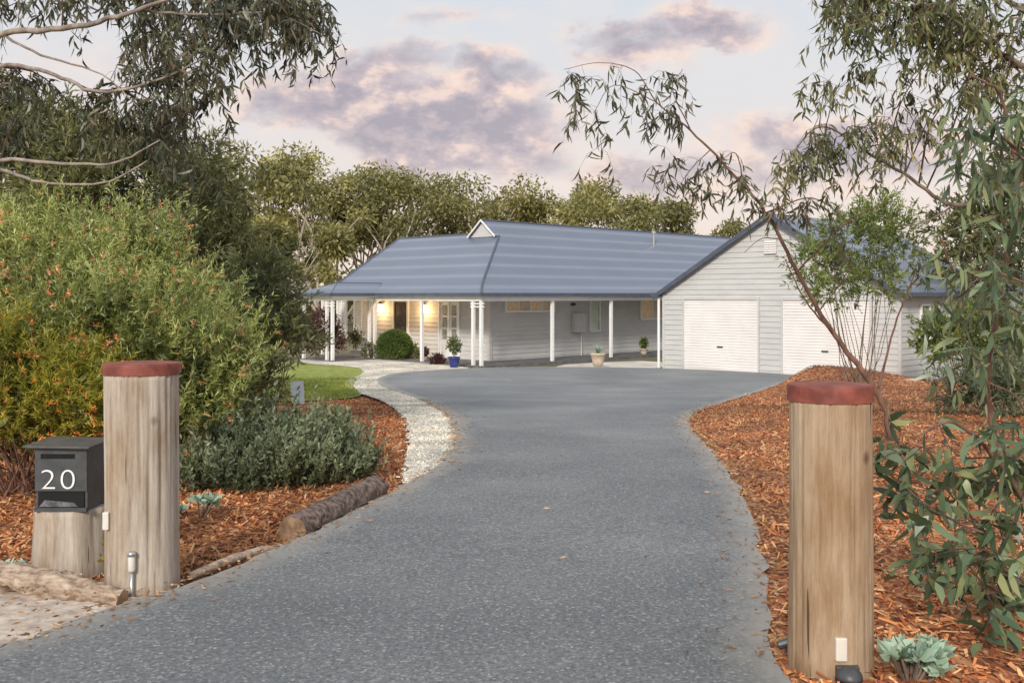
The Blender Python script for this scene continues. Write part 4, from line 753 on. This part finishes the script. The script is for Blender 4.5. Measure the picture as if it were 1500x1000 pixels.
for px,py,rx,ry,am in [(490,145,145,66,1.3),(640,190,190,76,1.35),(710,135,95,50,1.15),(560,100,90,40,1.1),(430,125,70,40,.9),(930,58,105,38,1.05),(1040,22,100,40,1.05),(720,235,140,50,1.0),(1120,195,140,44,1.05),(1260,220,180,55,1.05),(1000,262,210,46,.9),(680,25,120,28,.65),(1420,120,120,60,.5),(140,80,160,50,.5)]:
    a=MA('DIVIDE',MA('SUBTRACT',uu,(px-750)/F),rx/F); b_=MA('DIVIDE',MA('SUBTRACT',vv,(HY-py)/F),ry/F)
    q=MA('MULTIPLY',MA('SUBTRACT',1.0,MA('MULTIPLY',MA('ADD',MA('MULTIPLY',a,a),MA('MULTIPLY',b_,b_)),.45)),am); q=MA('MAXIMUM',q,0.0); tot=q if tot is None else MA('MAXIMUM',tot,q)
ms=MA('ADD',MA('MULTIPLY',tot,.95),MA('MULTIPLY',MA('SUBTRACT',n2.outputs[0],.53),2.4),True); ms=MA('MULTIPLY',ms,MA('MULTIPLY',tot,1.5,True))
msr=t.nodes.new('ShaderNodeMapRange'); msr.interpolation_type='SMOOTHSTEP'; t.links.new(ms,msr.inputs[0]); ms=msr.outputs[0]
zr=ramp(t,[(0,(.86,.70,.61)),(.08,(.85,.73,.67)),(.16,(.77,.73,.72)),(.28,(.69,.72,.76)),(1,(.66,.71,.79))],sp.outputs[2])
lit=MA('MULTIPLY',MA('SUBTRACT',n2.outputs[0],n3.outputs[0]),3.0)
core=MA('SUBTRACT',MA('ADD',MA('MULTIPLY',ms,.66),.12),lit); cc=ramp(t,[(.12,(.98,.76,.62)),(.40,(.86,.66,.58)),(.66,(.56,.46,.48)),(.95,(.39,.34,.39))],core)
hz=MA('MULTIPLY',MA('SUBTRACT',nz.outputs[0],.45),1.4,True)
ccol=mix(t,zr.outputs[0],(.90,.78,.72),hz); ccol=mix(t,ccol,cc.outputs[0],MA('MULTIPLY',ms,.92))
sk=t.nodes.new('ShaderNodeTexSky'); sk.sky_type='NISHITA'; sk.sun_disc=False; sk.sun_elevation=math.radians(28); sk.sun_rotation=math.radians(195)
skm=mix(t,sk.outputs[0],(.008,.008,.008),1.0,'MULTIPLY'); fin=mix(t,ccol,skm,1.0,'ADD')
bg=t.nodes.new('ShaderNodeBackground'); bg.inputs[1].default_value=1.0; t.links.new(fin,bg.inputs[0]); wo=t.nodes.new('ShaderNodeOutputWorld'); t.links.new(bg.outputs[0],wo.inputs[0])
s=bpy.data.lights.new('sun','SUN'); s.energy=3.2; s.angle=math.radians(10); s.color=(1,.93,.83); so=bpy.data.objects.new('sun',s); COL.objects.link(so)
az_=math.radians(195); el=math.radians(28); dirv=Vector((math.sin(az_)*math.cos(el),math.cos(az_)*math.cos(el),math.sin(el))); so.rotation_euler=dirv.to_track_quat('Z','Y').to_euler()
cam=bpy.data.cameras.new('camera'); co=bpy.data.objects.new('camera',cam); COL.objects.link(co); co.location=(0,0,CZ); co.rotation_euler=(math.pi/2,0,0)
cam.sensor_width=36; cam.lens=36*F/1500; cam.shift_y=-(500-HY)/1500; cam.clip_end=3000; SC.camera=co
SC.view_settings.view_transform='Standard'
print('faces',sum(len(o.data.polygons) for o in bpy.data.objects if o.type=='MESH'))
